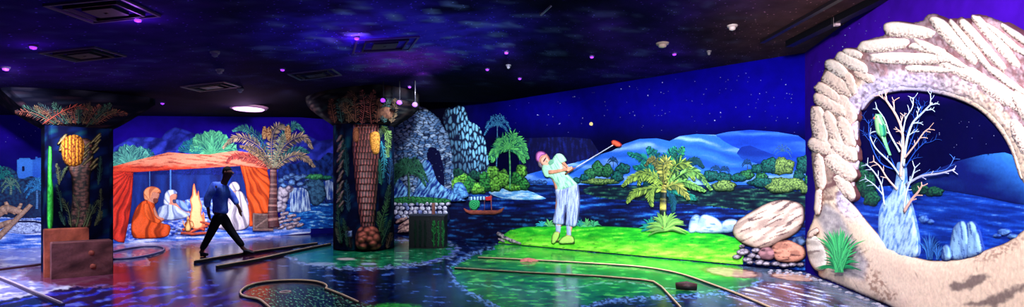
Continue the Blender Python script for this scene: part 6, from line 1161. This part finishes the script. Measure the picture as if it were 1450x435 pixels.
knF, anF = W3(326, 331, 0.09), W3(342, 354, 0.09)               # leading leg
toR, toF = W3(296, 363.0, -0.11), W3(354, 359.0, 0.10)
def hand(w_, s, up=0.0):
    pal = w_+np.array([0.012, 0, -0.075]); out = [[(w_, 0.026), (pal, 0.030)]]
    for k, (dy, L) in enumerate(((-0.027, 0.070), (-0.009, 0.080), (0.009, 0.074), (0.027, 0.058))):
        b = pal+np.array([0.006, dy*s, -0.022]); out.append([(pal, 0.030), (b, 0.0095), (b+np.array([0.012, 0, -L*0.5]), 0.009), (b+np.array([0.030, 0, -L*0.85]), 0.0075)])
    t = w_+np.array([0.030, -0.018*s, -0.045]); out.append([(w_, 0.026), (t, 0.011), (t+np.array([0.022, -0.004, -0.030]), 0.0095)])
    return out
skc = C(88, 52, 50)
chains = [[(pel, (0.105, 0.085)), (wai, (0.10, 0.08)), (che, (0.125, 0.09)), (nek, 0.062), (hd0, 0.078), (hd1, (0.088, 0.10)), (hd1+np.array([0.0, 0, 0.055]), 0.075)],
          [(che, (0.125, 0.09)), (shN, 0.046), (elN, 0.040), (wrN, 0.028)], [(che, (0.125, 0.09)), (shF, 0.046), (elF, 0.040), (wrF, 0.028)],
          [(pel, (0.105, 0.085)), (hpN, 0.075), (knR, 0.058), (anR, 0.038), (toR, 0.030)], [(pel, (0.105, 0.085)), (hpF, 0.075), (knF, 0.058), (anF, 0.038), (toF, 0.030)]]+hand(wrN, 1)+hand(wrF, -1)
per = skin_mesh('person', chains, M_CLOTH, skc)
tag(per, 'walking person in blue shirt and dark trousers striding right past the campfire', 'person')
g = 0.022
skin_mesh('shirt', [[(pel+np.array([0, 0, -0.03]), (0.165, 0.145)), (pel+np.array([0, 0, 0.05]), (0.162, 0.14)), (wai, (0.145, 0.118)), (che, (0.172, 0.13)), (nek+np.array([-0.01, 0, -0.06]), 0.075)], [(che, (0.172, 0.13)), (shN, 0.098), (elN, 0.072), (elN*0.35+wrN*0.65, 0.056)], [(che, (0.172, 0.13)), (shF, 0.098), (elF, 0.072), (elF*0.35+wrF*0.65, 0.056)]], M_CLOTH, lambda p: mix(C(34, 60, 215), C(110, 150, 255), noise(p[:, 0]*14, p[:, 2]*9, 3)), per)
skin_mesh('trousers', [[(pel+np.array([0, 0, 0.05]), (0.145, 0.125)), (pel+np.array([0, 0, -0.02]), (0.14, 0.12)), (hpN+np.array([0, 0, -0.05]), 0.108), (knR, 0.078), (anR+np.array([0.01, 0, 0.05]), 0.062)], [(pel+np.array([0, 0, -0.02]), (0.14, 0.12)), (hpF+np.array([0, 0, -0.05]), 0.108), (knF, 0.078), (anF+np.array([-0.01, 0, 0.05]), 0.062)]], M_CLOTH, C(8, 8, 22), per)
for (a, t, s) in ((anR, toR, 1), (anF, toF, 1)):
    heel = a+np.array([-0.04, 0, -0.035]); zf = lambda v, z: np.array([v[0], v[1], max(v[2], z)])
    sh = skin_mesh('shoe', [[(zf(heel, 0.05), 0.046), (zf((a+t)/2, 0.05), (0.052, 0.045)), (zf(t, 0.045), (0.050, 0.036)), (zf(t+np.array([0.05, 0, 0]), 0.045), (0.036, 0.028))], [(zf(heel, 0.05), 0.046), (a+np.array([0.0, 0, 0.0]), 0.050)]], M_DARK, C(20, 22, 44), per)
skin_mesh('hair', [[(hd0+np.array([-0.06, 0, 0.03]), 0.04), (hd1+np.array([-0.035, 0, 0.015]), 0.094), (hd1+np.array([0.0, 0, 0.065]), 0.088), (hd1+np.array([0.055, 0, 0.075]), 0.05)]], M_CLOTH, C(6, 6, 10), per)
for dy in (-0.035, 0.035):
    m = MB(); c0 = hd1+np.array([0.094, dy, -0.005]); v, f = tube_arrays([c0-np.array([0.012, 0, 0]), c0, c0+np.array([0.006, 0, 0])], [0.012, 0.011, 0.004], 8); m.add(v, f, C(16, 12, 14)); m.build('eye', M_DARK, per)
m = MB(); v, f = tube_arrays([hd1+np.array([0.088, 0, 0.005]), hd1+np.array([0.112, 0, -0.03]), hd1+np.array([0.092, 0, -0.045])], [0.008, 0.016, 0.012], 8); m.add(v, f, skc); m.build('nose', M_CLOTH, per)
m = MB(); v, f = tube_arrays([hd1+np.array([0.086, -0.025, -0.07]), hd1+np.array([0.096, 0, -0.068]), hd1+np.array([0.086, 0.025, -0.07])], 0.007, 6); m.add(v, f, C(120, 60, 60)); m.build('mouth', M_CLOTH, per)
for dy in (-0.095, 0.095):
    m = MB(); v, f = tube_arrays([hd1+np.array([0.0, dy, 0.02]), hd1+np.array([-0.012, dy*1.08, 0.0]), hd1+np.array([0.0, dy, -0.03])], [0.012, 0.016, 0.010], 8); m.add(v, f, skc); m.build('ear', M_CLOTH, per)
